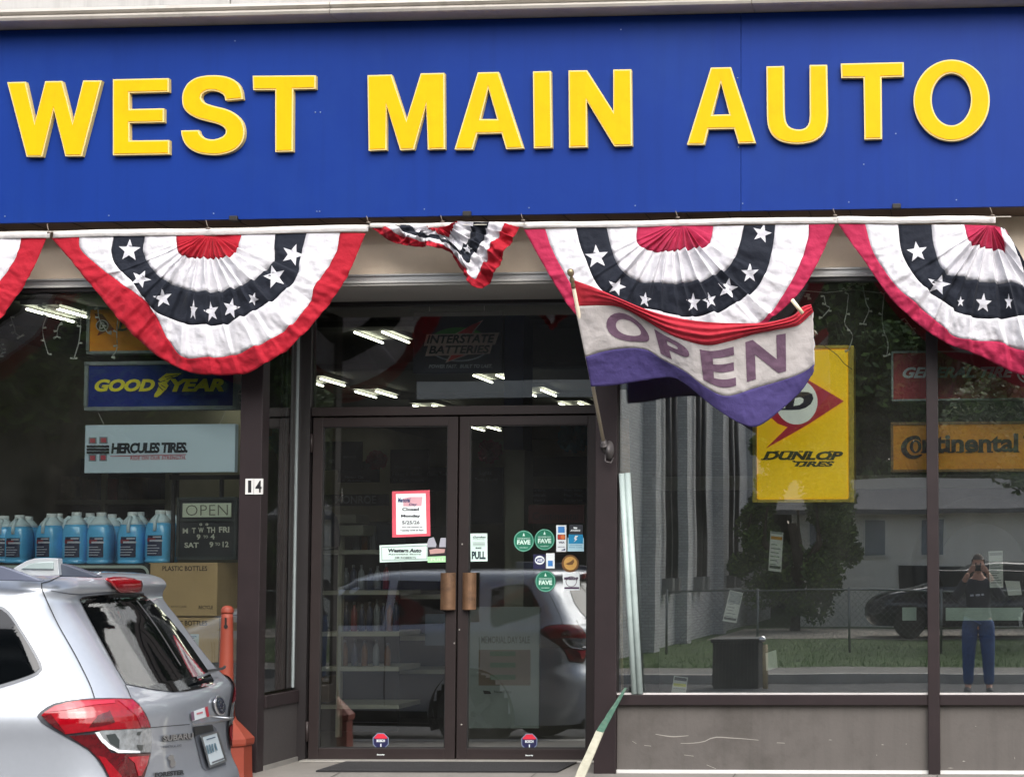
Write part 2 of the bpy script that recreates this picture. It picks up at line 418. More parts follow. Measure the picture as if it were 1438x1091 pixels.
# ---- doors
DY = .64
zd_top = zpx(640, 584, DY); zd_bot = zpx(640, 1079, DY); ztr = zpx(640, 571, DY)
M_door = mat('bronze door aluminium', (40, 33, 33), .45, spec=.35, var=.08, vscale=6, dirt=(56, 48, 47), dscale=5, damt=.3)
G_door = glassmat('door glass', (250, 253, 252), boost=3.3, wave=.0004, dust=.008)
tw = bpy.data.objects.new('transom_window', None); COL.objects.link(tw); adopt(tw, bld)
XD0, XDm, XD1 = xpx(437, 800, DY), xpx(643.5, 800, DY), xpx(841, 800, DY)
box('glass_pane', (XD0, DY-.003, ztr), (XD1+.05, DY+.009, z_hdr), G_door, tw)
box('transom_bar', (XD0, DY-.04, zd_top+.004), (XD1+.05, DY+.06, ztr), M_door, tw, bevel=.003)
M_cop = mat('worn copper plate', (118, 90, 68), .5, metal=.5, var=.3, vscale=9, dirt=(58, 48, 42), dscale=6, damt=1.0)
def door(x0, x1, hx0, hx1, hinge_left):
    d = bpy.data.objects.new('glass_door', None); COL.objects.link(d); adopt(d, bld)
    d['label'] = 'left leaf of the glass double door' if hinge_left else 'right leaf of the glass double door'
    st = 14.5/ (F/(DY+11)); gz1 = zpx(640, 598, DY); gz0 = zpx(640, 1050, DY)
    a, b, c, e = x0+.006, x1-.006, zd_bot, zd_top-.006
    for nm, q0, q1 in (('stile', (a, c), (a+st, e)), ('stile', (b-st, c), (b, e)), ('rail', (a+st, gz1), (b-st, e)), ('rail', (a+st, c), (b-st, gz0))):
        box(nm, (q0[0], DY-.022, q0[1]), (q1[0], DY+.022, q1[1]), M_door, d, bevel=.003)
    box('glass_pane', (a+st-.003, DY-.004, gz0-.003), (b-st+.003, DY+.004, gz1+.003), G_door, d)
    M_gsk = mat('black rubber gasket', (14, 14, 15), .7); g_ = MB(); ga, gb = a+st, b-st; w_ = .007
    for q0, q1 in (((ga, gz0), (ga+w_, gz1)), ((gb-w_, gz0), (gb, gz1)), ((ga+w_, gz1-w_), (gb-w_, gz1)), ((ga+w_, gz0), (gb-w_, gz0+w_))): g_.box((q0[0], DY-.016, q0[1]), (q1[0], DY-.004, q1[1]))
    g_.build('gasket', M_gsk, d)
    # pull plate with a return
    m_ = MB(); X0, X1 = xpx(hx0, 830, DY-.07), xpx(hx1, 830, DY-.07); Za, Zb = zpx(640, 856, DY-.07), zpx(640, 804, DY-.07)
    n = 8; vs = []
    for k in range(n+1):
        t = k/n; x = X0+(X1-X0)*t; y = DY-.075+.03*(2*t-1)**2
        vs += [(x, y, Za), (x, y, Zb), (x, y+.006, Zb), (x, y+.006, Za)]
    fs = []
    for k in range(n):
        for j_ in range(4): fs.append((k*4+j_, (k+1)*4+j_, (k+1)*4+(j_+1) % 4, k*4+(j_+1) % 4))
    fs += [(0, 1, 2, 3), (n*4+3, n*4+2, n*4+1, n*4)]
    m_.add(vs, fs); m_.box(((X0+X1)/2-.008, DY-.07, Za+.03), ((X0+X1)/2+.008, DY-.02, Za+.05)); m_.box(((X0+X1)/2-.008, DY-.07, Zb-.05), ((X0+X1)/2+.008, DY-.02, Zb-.03))
    h = m_.build('handle', M_cop, d)
    return d
dl = door(XD0, XDm, 617, 638, True); dr = door(XDm, XD1, 648, 667, False)
mh = MB()
for y0, y1 in ((610, 636), (1012, 1040)):
    mh = MB(); mh.tube([(XD0+.0, DY-.03, zpx(437, y1, DY)), (XD0+.0, DY-.03, zpx(437, y0, DY))], .011, 8); mh.build('hinge', M_door, dl, smooth=True)
M_bolt = mat('bolt head', (190, 186, 180), .35, metal=.8)
for px, py, d_ in ((649, 764, dr), (638, 903, dl), (648, 1017, dr), (645, 884, dr)):
    mh = MB(); q = P(px, py, DY-.022); mh.lathe([(.006, 0), (.0055, .003), (.003, .005)], (0, 0, 0), 10)
    mh.v = [Vector((v.x, -v.z, v.y))+q for v in mh.v]; mh.build('screw', M_bolt, d_)
box('threshold', (XD0-.02, DY-.12, 0), (XD1+.04, DY+.1, .012), mat('aluminium threshold', (170, 168, 162), .5, metal=.6, dirt=(110, 106, 100)), bld, bevel=.004)
box('door_mat', (xpx(470, 1088, .3), -.03, .002), (xpx(800, 1088, .3), .5, .012), mat('charcoal mat', (34, 34, 36), .95, bump=.6, bscale=200), None)
tag(bpy.data.objects['door_mat'], 'charcoal ribbed doormat lying in front of the glass doors', 'doormat')

# ================================================================ shop sign
M_blue = mat('blue sign paint', (12, 46, 122), .5, streak=.09, var=.07, vscale=1.3, dirt=(26, 58, 126), dscale=1.1, damt=.5, spec=.16)
M_yel = mat('yellow letter face', (226, 168, 0), .55, var=.04, vscale=4, dirt=(206, 146, 6), dscale=3, damt=.45, spec=.15, streak=.05)
M_ylt = mat('pale letter edge', (214, 190, 120), .5, var=.05)
SY = -.33
sgn = thing('shop_sign', 'long blue fascia sign with raised yellow capital letters', 'sign', (-2.8, SY, zs_bot))
xs = [XL+.4, xpx(-420, 150, SY), xpx(1040.5, 150, SY), XR-.1]
for a, b in zip(xs[:-1], xs[1:]):
    box('blue_panel', (a+.0012, SY, zs_bot), (b-.0012, SY+.03, zs_top-.002), M_blue, sgn, bevel=.001)
box('sign_box', (XL+.4, SY+.03, zs_bot+.004), (XR-.1, 0, zs_top-.004), mat('sign underside', (92, 74, 62), .8, var=.15), sgn)
seam = MB()
for k in range(24):
    x = xpx(-60+k*57, 310, -.2); seam.box((x, SY+.03, zs_bot-.0), (x+.006, -.002, zs_bot+.003))
seam.build('soffit_batten', mat('dark batten', (40, 32, 28), .8), sgn)['kind'] = 'stuff'
zz1, zz2, zz3 = ZM(0, 0, 2.996), ZM(480, 0, 2.996), ZM(960, 0, 3.008)
S_out = cr([(948,424),(942,402),(915,386),(885,382),(860,389),(846,405),(850,422),(868,436),(905,448),(952,460),(987,477),(1015,505),(1028,545),(1023,590),(1000,622),(965,642),(920,652),(880,652),(835,645),(800,628),(778,605),(765,575),(762,550)], 56) + \
        cr([(836,548),(843,566),(862,581),(890,588),(920,583),(944,570),(951,552),(940,535),(912,521),(870,510),(828,498),(795,480),(773,455),(766,420),(771,385),(790,352),(822,330),(862,320),(910,318),(958,325),(996,345),(1016,378),(1022,418)], 56)
U_out = [(350,282),(424,280)]+cr([(426,470),(431,510),(445,535),(468,546),(492,548),(515,541),(529,522),(533,490)], 16)+[(532,276),(606,275)]+cr([(610,480),(607,520),(596,555),(575,582),(540,600),(490,608),(440,605),(400,592),(370,565),(356,530),(352,490)], 24)
LET = [
 ('W', [zz1([(30,347),(108,345),(146,518),(190,343),(262,342),(306,518),(350,340),(428,340),(345,658),(275,658),(226,462),(178,660),(112,660)])]),
 ('E', [zz1([(475,335),(710,330),(710,388),(545,392),(545,460),(690,457),(690,515),(545,518),(545,592),(712,590),(712,650),(475,654)])]),
 ('S', [zz1(S_out)]),
 ('T', [zz1([(1063,320),(1328,318),(1328,375),(1234,377),(1232,638),(1158,640),(1158,380),(1065,380)])]),
 ('M', [zz2([(108,318),(210,315),(272,505),(332,310),(432,308),(434,628),(362,630),(355,440),(304,630),(246,633),(188,445),(188,632),(113,635)])]),
 ('A', [zz2([(572,306),(660,304),(765,625),(692,628),(672,562),(570,564),(550,630),(474,630)]), zz2([(616,372),(654,502),(584,502)])]),
 ('I', [zz2([(804,302),(880,300),(885,622),(808,625)])]),
 ('N', [zz2([(954,298),(1032,297),(1142,470),(1142,294),(1218,293),(1222,614),(1146,616),(1030,425),(1032,620),(956,622)])]),
 ('A', [zz3([(115,287),(200,285),(305,605),(232,607),(213,545),(105,547),(88,612),(14,612)]), zz3([(157,350),(193,484),(122,486)])]),
 ('U', [zz3(U_out)]),
 ('T', [zz3([(664,270),(930,264),(930,325),(836,328),(838,588),(764,590),(760,330),(666,330)])]),
 ('O', [zz3(ell(1132, 425, 161, 172, 64)), zz3(ell(1131, 421, 83, 110, 48)[::-1])]),
]
for ch, loops in LET:
    bm = bmesh.new(); fl, tr = tess(loops); LY = SY-.036
    vs = [bm.verts.new(P(x, y, LY)) for x, y in fl]
    for t in tr:
        t = orient([v.co for v in vs], t)
        try: bm.faces.new([vs[i] for i in t])
        except ValueError: pass
    front = list(bm.faces)
    ext = bmesh.ops.extrude_face_region(bm, geom=front)
    back = [v for v in ext['geom'] if isinstance(v, bmesh.types.BMVert)]
    # extruded copy becomes the front; move it forward from the base
    for f in front:
        if f.is_valid: pass
    bmesh.ops.delete(bm, geom=[f for f in front if f.is_valid], context='FACES_ONLY')
    for v in bm.verts:
        if v not in set(back): v.co.y = SY-.001
    bmesh.ops.recalc_face_normals(bm, faces=bm.faces)
    for f in bm.faces: f.material_index = 1
    # raised yellow face: the outline drawn in by nine millimetres
    ins = []
    for li, l in enumerate(loops):
        W = [(P(x, y, LY).x, P(x, y, LY).z) for x, y in l]; n = len(W)
        area = sum(W[i][0]*W[(i+1) % n][1]-W[(i+1) % n][0]*W[i][1] for i in range(n)); sg = (1 if area > 0 else -1)*(1 if li == 0 else -1); o_ = []
        for i in range(n):
            p0, p1, p2 = Vector(W[i-1]), Vector(W[i]), Vector(W[(i+1) % n]); e1 = (p1-p0).normalized(); e2 = (p2-p1).normalized()
            n1, n2 = Vector((-e1.y, e1.x))*sg, Vector((-e2.y, e2.x))*sg; m_ = n1+n2
            if m_.length < 1e-6: m_ = n1
            m_.normalize(); q = p1+m_*min(.009/max(m_.dot(n1), .35), .02); o_.append((q.x, q.y))
        ins.append(o_)
    fl2, tr2 = tess(ins); fy = LY-.004
    v2 = [bm.verts.new((x, fy, z)) for x, z in fl2]
    for t in tr2:
        t = orient([v.co for v in v2], t)
        try: f = bm.faces.new([v2[i] for i in t]); f.material_index = 0
        except ValueError: pass
    k = 0
    for o_ in ins:
        n = len(o_); vb = [bm.verts.new((x, LY+.001, z)) for x, z in o_]
        for i in range(n):
            f = bm.faces.new([v2[k+i], v2[k+(i+1) % n], vb[(i+1) % n], vb[i]]); f.material_index = 0
        k += n
    me = bpy.data.meshes.new('letter'); bm.to_mesh(me); bm.free()
    me.materials.append(M_yel); me.materials.append(M_ylt)
    o = bpy.data.objects.new('letter', me); COL.objects.link(o); adopt(o, sgn); o['label'] = f'raised yellow letter {ch}'
M_scr = mat('sign screw', (110, 126, 160), .5, metal=.2)
for px, py in [(7, 304), (153, 303), (300, 300), (445, 297), (449, 297), (596, 294), (743, 292), (892, 289), (1043, 286), (1192, 284), (1343, 281), (443, 158), (450, 158), (330, 58), (872, 42), (1258, 188), (1213, 231), (1037, 207), (1036, 110)]:
    q = P(px, py, SY); m_ = MB().lathe([(.0045, 0), (.004, .003)], (0, 0, 0), 10); m_.v = [Vector((v.x, -v.z, v.y))+q for v in m_.v]; m_.build('screw', M_scr, sgn)
for px, py in ((327, 306), (655, 299.5), (1259, 289)):
    q = P(px, py, SY-.02); box('bracket', (q.x-.026, SY-.02, q.z-.016), (q.x+.026, SY+.05, q.z+.014), mat('black bracket', (28, 26, 28), .6), sgn, bevel=.004)
# house number: two white tiles
nb = thing('house_number', 'house number 14 on two small white tiles on the brown pillar', 'number plate', P(356, 694, -.06))
for (x0, x1, t_) in ((344.5, 356, '1'), (356.8, 369, '4')):
    p_ = pbox('number_tile', (x0, 672, x1, 694), -.068, -.058, M_white, nb)
    m_ = MB(); text_px(m_, t_, ((x0+3.8) if t_ == '1' else x0+1.8, 674.5, (x0+8.4) if t_ == '1' else x1-1.6, 691.5), -.0695, None, bold=.02); m_.build('numeral', mat('black print', (22, 22, 26), .5), nb)
# ================================================================ buntings
def clothmat(name, rgb, dirt=None):
    if name in MATS: return MATS[name]
    m = mat(name, rgb, .85, var=.05, vscale=9, bump=1.0, bscale=20, dirt=dirt, dscale=3, damt=.25, sheen=.04)
    nt = m.node_tree; b = nt.nodes['Principled BSDF']; out = nt.nodes['Material Output']
    tr = nt.nodes.new('ShaderNodeBsdfTranslucent'); mx = nt.nodes.new('ShaderNodeMixShader'); mx.inputs[0].default_value = .22
    src = b.inputs['Base Color'].links[0].from_socket; nt.links.new(src, tr.inputs[0])
    nt.links.new(b.outputs[0], mx.inputs[1]); nt.links.new(tr.outputs[0], mx.inputs[2]); nt.links.new(mx.outputs[0], out.inputs[0])
    # crease relief: broad folds pressed in the cloth
    return m
C_red = clothmat('red cotton', (172, 10, 38)); C_pink = clothmat('faded red cotton', (176, 34, 76))
C_wht = clothmat('white cotton', (214, 213, 219), (192, 192, 204)); C_nvy = clothmat('navy cotton', (12, 20, 36))
C_star = clothmat('white star cotton', (214, 214, 222)); C_tape = clothmat('white header tape', (234, 231, 230), (214, 206, 198))
CORD = mat('cord', (205, 200, 190), .8)
def nz(x, y, z, s=1.0): return noise.noise(Vector((x*s, y*s, z*s)))
def fan(label, curves, Y0, mats, names, seed, pleats=22, amp=.02, crump=.006, ripple=.012, N=361, sub=8, stars=(), starY=.003, tapepx=None, bulge=.06, group='patriotic fan buntings hung below the sign', flat=.55, cbow=None):
    """curves: outlines in photograph pixels from the gathered centre outwards; one stripe between each pair"""
    rnd = random.Random(seed)
    cs = [cr(c, N) for c in curves]
    base = P(cs[0][N//2][0], cs[0][N//2][1], Y0)
    t = thing('bunting', label, 'bunting', base, group)
    K = len(cs)-1
    ph = [rnd.uniform(0, 6) for _ in range(4)]
    wid = [rnd.uniform(.6, 1.4) for _ in range(pleats)]; tot = sum(wid); edges = [0]
    for w_ in wid: edges.append(edges[-1]+w_/tot)
    amps = [rnd.uniform(.55, 1.2) for _ in range(pleats)]
    offs = [rnd.uniform(-2.2, 2.2) for _ in range(pleats)]
    def saw(u):
        for i in range(pleats):
            if u <= edges[i+1]+1e-9:
                q = (u-edges[i])/(edges[i+1]-edges[i]); q = min(max(q, 0), 1)
                s_ = (q/.88)**1.3 if q < .88 else (1-q)/.12
                o_ = offs[i] if q < .88 else offs[i]+(offs[(i+1) % pleats]-offs[i])*(q-.88)/.12
                return s_*amps[i], o_
        return 0, 0
    def pt(u, g):                      # u along, g = 0..K across the stripes
        k = min(int(g), K-1); f = g-k; j = min(max(u, 0), 1)*(N-1); a = int(min(j, N-2)); b_ = j-a
        A = cs[k]; B = cs[k+1]
        x = (A[a][0]*(1-b_)+A[a+1][0]*b_)*(1-f)+(B[a][0]*(1-b_)+B[a+1][0]*b_)*f
        y = (A[a][1]*(1-b_)+A[a+1][1]*b_)*(1-f)+(B[a][1]*(1-b_)+B[a+1][1]*b_)*f
        h = g/K
        side = math.sin(math.pi*min(max(u, 0), 1))           # 0 on the tape, 1 at the bottom
        prof = max(0, min(1, (side-.25)/.5)) if flat else 1
        s_, q = saw(u)
        pl = amp*s_*prof*(1-.55*h)*min(1, g*1.3)*2
        w = ripple*math.sin(u*math.pi*2*4.2+ph[0]+h*1.5)*h*side + ripple*.6*math.sin(u*math.pi*2*7.7+ph[1])*h*h*side
        cpl = crump*(nz(x*.055, y*.055, seed)*1.3+nz(x*.13, y*.13, seed+7)*.8+abs(nz(x*.03, y*.03, seed+3))*1.2)*min(1, side*3+.15)
        d = -bulge*math.sin(math.pi*min(1, h*.9))*side - pl - w - cpl - .006
        dy = (-1.2*s_+q)*prof*min(1, 1.6-1.35*h)+ (1.2*math.sin(u*43+ph[2])*h*side)
        p = P(x+ (1.5*math.sin(u*31+ph[3]+h*3)*h*side), y+dy*min(1, g), Y0)
        return Vector((p.x, Y0+d, p.z))
    allv, allf = [], []
    for k in range(K):
        vs = []; fs = []
        for r_ in range(sub+1):
            for j in range(N): vs.append(pt(j/(N-1), k+r_/sub))
        for r_ in range(sub):
            for j in range(N-1):
                a = r_*N+j; f_ = (a, a+N, a+N+1, a+1); fs.append(f_)
        m_ = MB(); m_.add(vs, fs); 
        o = m_.build(names[k], mats[k], t, smooth=True)
        sd_ = o.modifiers.new('s', 'SOLIDIFY'); sd_.thickness = .0014
        k0 = len(allv); allv += vs; allf += [tuple(q+k0 for q in f) for f in fs]
    bvh = BVHTree.FromPolygons(allv, allf)
    for (sx, sy, sr, sq, rot) in stars:
        pts = []
        for i in range(10):
            a = R(-90+36*i+rot); rr = sr if i % 2 == 0 else sr*.42
            pts.append((sx+math.cos(a)*rr*sq, sy+math.sin(a)*rr))
        o = patch('star', [pts], bvh, .0035, C_star, t, cuts=3)
    if tapepx:
        (xa, ya), (xb, yb), hh = tapepx
        m_ = MB(); n = 60; vs = []; fs = []
        for i in range(n+1):
            q = i/n; x = xa+(xb-xa)*q; y = ya+(yb-ya)*q + .6*math.sin(q*9+seed); p0 = P(x, y, Y0-.012); p1 = P(x, y+hh, Y0-.012)
            yy = -.003*math.sin(q*33+seed)
            vs += [p0+Vector((0, yy, 0)), p1+Vector((0, yy-.004, 0))]
        fs = [(2*i, 2*i+1, 2*i+3, 2*i+2) for i in range(n)]
        o = m_.add(vs, fs).build('header_tape', C_tape, t, smooth=True); sd_ = o.modifiers.new('s', 'SOLIDIFY'); sd_.thickness = .003
    return t, bvh
def patch(name, loops, bvh, off, m, parent=None, cuts=2, origin=None, smooth=True, thick=0.0, xf=None, maxlen=None):
    """an outline traced in the photograph laid on the surface behind it"""
    bm = bmesh.new(); fl, tr = tess(loops)
    vs = [bm.verts.new((x, y, 0)) for x, y in fl]
    for t in tr:
        try: bm.faces.new([vs[i] for i in t])
        except ValueError: pass
    if maxlen:
        for _ in range(7):
            e = [e for e in bm.edges if e.calc_length() > maxlen]
            if not e: break
            bmesh.ops.subdivide_edges(bm, edges=e, cuts=1); bmesh.ops.triangulate(bm, faces=bm.faces)
    else:
        bmesh.ops.subdivide_edges(bm, edges=bm.edges, cuts=cuts, use_grid_fill=True)
    bmesh.ops.triangulate(bm, faces=bm.faces)
    miss = []; last = None
    for v in bm.verts:
        d = ray(v.co.x, v.co.y).normalized(); hit = bvh.ray_cast(CP, d)
        if hit[0] is None: miss.append((v, d)); continue
        nrm = hit[1] if hit[1].dot(d) < 0 else -hit[1]
        v.co = hit[0] + nrm*off; last = v.co.copy()
    for v, d in miss:
        near = bvh.find_nearest(CP + d*((last-CP).dot(d) if last else 10)); v.co = near[0] + (CP-near[0]).normalized()*off
    for f in bm.faces:
        if f.normal.dot(f.calc_center_median()-CP) > 0: pass
    bmesh.ops.recalc_face_normals(bm, faces=bm.faces); bm.normal_update()
    s_ = sum((f.normal.dot(f.calc_center_median()-CP))*f.calc_area() for f in bm.faces)
    if s_ > 0: bmesh.ops.reverse_faces(bm, faces=bm.faces)
    me = bpy.data.meshes.new(name); bm.to_mesh(me); bm.free(); me.materials.append(m)
    if smooth: me.polygons.foreach_set('use_smooth', [True]*len(me.polygons))
    o = bpy.data.objects.new(name, me); COL.objects.link(o)
    if thick: q = o.modifiers.new('s', 'SOLIDIFY'); q.thickness = thick; q.offset = 1
    if parent: adopt(o, parent)
    return o
NM = ['red_stripe', 'white_stripe', 'navy_stripe', 'white_stripe', 'red_stripe']
B1 = [
 [(284,331),(292,332),(300,332),(308,331)],
 [(248,331),(252,352),(265,363),(295,366),(325,362),(336,350),(340,330)],
 [(204,332),(205,360),(235,395),(270,410),(297,414),(325,410),(358,396),(385,372),(387,352),(387,329)],
 [(160,332),(161,366),(193,400),(222,438),(252,452),(283,460),(325,457),(360,440),(395,418),(420,392),(424,365),(431,328)],
 [(112,332),(114,350),(132,368),(178,402),(212,428),(238,470),(262,502),(300,505),(345,496),(385,478),(420,452),(438,425),(446,400),(463,375),(474,352),(478,327)],
 [(73,335),(100,366),(140,412),(175,456),(218,496),(252,516),(287,528),(325,527),(360,520),(400,497),(438,461),(465,425),(490,387),(514,328)]]
BM5 = [C_red, C_wht, C_nvy, C_wht, C_red]
YB = -.295
fan('bright red, white and navy fan bunting above the left shop window', B1, YB, BM5, NM, 3, pleats=17, amp=.020, crump=.011, ripple=.014,
    stars=[(182,352,16,1,3),(198,392,13,1.15,25),(229,419,14,1,-8),(272,436,15,.4,5),(297,438,15,.75,-10),(325,433,15,.8,12),(356,420,10,.8,20),(386,389,17,.95,-15),(411,358,16,1,20)],
    tapepx=((75,324.5),(517,316),9.5))
B0 = [[(x-447, y+3.5) for x, y in c] for c in B1]
fan('bright red, white and navy bunting cut by the left edge of the picture', B0, YB, BM5, NM, 9, pleats=17, amp=.020, crump=.011, tapepx=((-375,331),(70,325),9.5), stars=[(-40,362,16,1,10),(-62,396,15,1,0)])
BS = [
 [(604,319),(612,321),(620,322),(628,320)],
 [(597,317),(605,323),(615,329),(622,331),(628,333),(634,331),(640,327),(646,316)],
 [(575,317),(590,327),(605,332),(628,337),(644,347),(651,354),(656,347),(662,336),(668,316)],
 [(555,317),(580,331),(602,337),(632,344),(652,360),(662,371),(668,362),(680,342),(690,315)],
 [(540,318),(570,334),(600,342),(632,350),(654,374),(667,392),(676,386),(694,350),(712,315)],
 [(520,319),(556,342),(600,349),(632,355),(650,380),(666,403),(686,398),(706,366),(731,320)]]
fan('small rolled up red, white and navy bunting crumpled above the shop door', BS, YB, BM5, NM, 5, pleats=14, amp=.02, crump=.05, ripple=.03, stars=[(657,350,7,1,5),(640,340,5,1,5)],
    tapepx=((519,314),(735,311.5),6.5), flat=0)
B2 = [
 [(940,317),(950,318),(962,318),(972,317)],
 [(895,319),(897,343),(925,356),(950,356),(962,354),(985,350),(998,343),(1002,318)],
 [(852,320),(866,366),(893,394),(932,402),(960,402),(978,400),(1008,388),(1033,365),(1045,317)],
 [(809,320),(820,357),(843,402),(872,424),(925,440),(978,449),(1012,440),(1048,420),(1075,390),(1086,345),(1089,316)],
 [(766,322),(777,353),(800,394),(835,440),(890,470),(950,480),(1010,472),(1060,458),(1082,442),(1115,392),(1134,339),(1136,316)],
 [(736,323),(762,370),(787,410),(812,445),(850,480),(900,498),(960,503),(1020,490),(1065,468),(1086,447),(1123,413),(1148,371),(1173,315)]]
BM6 = [C_pink, C_wht, C_nvy, C_wht, C_pink]
fan('faded red, white and navy fan bunting hanging behind the OPEN flag', B2, YB, BM6, NM, 11, pleats=15, amp=.028, crump=.010, ripple=.016,
    stars=[(838,361,17,1,-5),(866,403,13,1.05,20),(906,421,11,.75,10),(974,425,14,.75,0),(997,422,12,.85,-15),(1022,405,15,1,10),(1053,384,14,.9,0),(1070,328,14,1,15)],
    tapepx=((735,312.5),(1175,304.5),8.5))
B3 = [
 [(1385,317),(1389,317),(1393,317),(1397,317)],
 [(1354,316),(1361,341),(1374,348),(1388,351),(1402,354),(1411,356),(1405,320)],
 [(1308,316),(1312,347),(1326,383),(1362,395),(1385,398),(1402,400),(1420,401),(1440,402),(1424,345),(1407,320)],
 [(1261,316),(1268,360),(1291,397),(1322,424),(1345,441),(1370,448),(1405,449),(1438,447),(1462,444),(1440,372),(1409,321)],
 [(1215,315),(1228,358),(1255,398),(1289,430),(1318,456),(1345,476),(1372,480),(1400,480),(1430,493),(1475,498),(1452,400),(1411,322)],
 [(1177,315),(1207,358),(1233,395),(1262,431),(1297,463),(1339,487),(1389,506),(1425,525),(1460,532),(1492,522),(1465,420),(1413,324)]]
fan('faded fan bunting torn loose at the right edge above the tyre signs', B3, YB, BM6, NM, 17, pleats=13, amp=.026, crump=.012, ripple=.014,
    stars=[(1288,354,15,1,-8),(1318,400,15,1.15,15),(1349,424,8,.7,0),(1381,426,14,.85,5),(1417,424,12,.5,0)],
    tapepx=((1175,304.5),(1398,303.5),9.5))
# fixing cord and hooks
hk = thing('bunting_line', 'thin pale line stretched under the blue sign that the buntings hang from', 'line', P(700, 312, -.13))
pts = [P(x, 332-.0158*x-.0+.8*math.sin(x*.01)-6.0, -.328) for x in range(-500, 1440, 20)]
MB().tube(pts, .0025, 6).build('cord', CORD, hk, smooth=True)
for px, py in ((70, 327), (293, 321), (518, 313), (735, 310), (952, 306), (1173, 303), (1394, 303), (622, 312)):
    p = P(px, py, -.322); m_ = MB()
    m_.tube([p+Vector((0, -.004, 0)), p+Vector((-.006, -.01, .02)), p+Vector((-.016, -.004, .05)), p+Vector((-.02, .02, .07))], .003, 6); m_.tube([p+Vector((-.012, -.008, .0)), p+Vector((.012, -.008, 0))], .0055, 8)
    m_.build('hook', mat('rusty hook', (120, 110, 100), .6, metal=.5), hk, smooth=True)

# ================================================================ OPEN flag
F_red = clothmat('flag red nylon', (186, 40, 58)); F_wht = clothmat('flag off white nylon', (178, 173, 172), (160, 156, 160))
F_pur = clothmat('flag faded purple nylon', (66, 56, 112), (46, 48, 100)); F_let = clothmat('flag faded letter print', (96, 72, 92))
NF = 121
fr_ = [
 [(802,392),(840,406),(875,421),(912,436),(950,446),(1000,453),(1060,454),(1086,451),(1113,443),(1126,431),(1139,427)],
 [(807,430),(850,429),(875,433),(905,449),(937,468),(965,479),(995,485),(1025,479),(1060,469),(1086,464),(1118,458),(1131,449),(1142,438)],
 [(822,501),(850,493),(880,489),(907,491),(930,505),(962,522),(990,543),(1020,556),(1060,545),(1099,534),(1128,523),(1144,511)],
 [(830,543),(862,541),(900,535),(940,530),(962,539),(995,566),(1024,586),(1048,598),(1068,597),(1095,577),(1125,549),(1143,521)]]
rows = [cr(c, NF) for c in fr_]
def flagpt(u, g, off=0.0):
    k = min(int(g), 2); f = g-k; j = min(max(u, 0), 1)*(NF-1); a = int(min(j, NF-2)); b_ = j-a
    A, B = rows[k], rows[k+1]
    x = (A[a][0]*(1-b_)+A[a+1][0]*b_)*(1-f)+(B[a][0]*(1-b_)+B[a+1][0]*b_)*f
    y = (A[a][1]*(1-b_)+A[a+1][1]*b_)*(1-f)+(B[a][1]*(1-b_)+B[a+1][1]*b_)*f
    pole = -.78+.42*((g-0)/3)*.55
    d = pole*(1-u)+(-.62)*u + .07*math.sin(u*8.2-.6+g*.55)*min(1, u*4) + .02*math.sin(u*19+g*1.3)*min(1, u*3)
    if g < 1:   # the red stripe is rolled into a fold
        d += -.035*math.sin(math.pi*g)*min(1, u*3)+.012*math.sin(g*22+u*9)*min(1, u*3)
    d += .012*nz(x*.03, y*.03, 4)+.005*nz(x*.1, y*.1, 9)
    if g >= 1 and u > .975: x += 3*nz(y*.09, 3, 1)
    p = P(x, y, d-off); return p
bp_ = P(848, 622, -.09)
fl_ = thing('open_flag', 'sun faded OPEN flag flying from an angled pole on the brown pillar', 'flag', bp_)
for nm, k, m_ in (('red_stripe', 0, F_red), ('white_stripe', 1, F_wht), ('purple_stripe', 2, F_pur)):
    vs = []; fs = []; S = 14
    for r_ in range(S+1):
        for j in range(NF): vs.append(flagpt(j/(NF-1), k+r_/S))
    for r_ in range(S):
        for j in range(NF-1): a = r_*NF+j; fs.append((a, a+NF, a+NF+1, a+1))
    o = MB().add(vs, fs).build(nm, m_, fl_, smooth=True); q = o.modifiers.new('s', 'SOLIDIFY'); q.thickness = .0015
def u_at(x, g):
    best = 0
    for i in range(401):
        u = i/400; k = min(int(g), 2); f = g-k; j = u*(NF-1); a = int(min(j, NF-2)); b_ = j-a
        xx = (rows[k][a][0]*(1-b_)+rows[k][a+1][0]*b_)*(1-f)+(rows[k+1][a][0]*(1-b_)+rows[k+1][a+1][0]*b_)*f
        if xx <= x: best = u
    return best
for ch, xa, xb, ga, gb in (('O', 852, 912, 1.13, 1.83), ('P', 924, 970, 1.12, 1.82), ('E', 986, 1033, 1.12, 1.84), ('N', 1048, 1104, 1.1, 1.84)):
    vs, fs = text2d(ch, .035, 0.0, 1.0, 6)
    bm = bmesh.new(); bv = [bm.verts.new((u, v, 0)) for u, v in vs]
    for f in fs:
        try: bm.faces.new([bv[i] for i in f])
        except ValueError: pass
    bmesh.ops.triangulate(bm, faces=bm.faces)
    for _ in range(4):
        e = [e for e in bm.edges if e.calc_length() > .09]
        if e: bmesh.ops.subdivide_edges(bm, edges=e, cuts=1); bmesh.ops.triangulate(bm, faces=bm.faces)
    u0, u1 = u_at(xa, 1.5), u_at(xb, 1.5)
    for v in bm.verts: v.co = flagpt(u0+(u1-u0)*v.co.x, ga+(gb-ga)*v.co.y, .004)
    bm.normal_update()
    bmesh.ops.recalc_face_normals(bm, faces=bm.faces)
    for f in list(bm.faces):
        if f.normal.y > 0: f.normal_flip()
    me = bpy.data.meshes.new('letter'); bm.to_mesh(me); bm.free(); me.materials.append(F_let)
    me.polygons.foreach_set('use_smooth', [True]*len(me.polygons))
    o = bpy.data.objects.new('letter', me); COL.objects.link(o); adopt(o, fl_); o['label'] = f'faded plum letter {ch}'
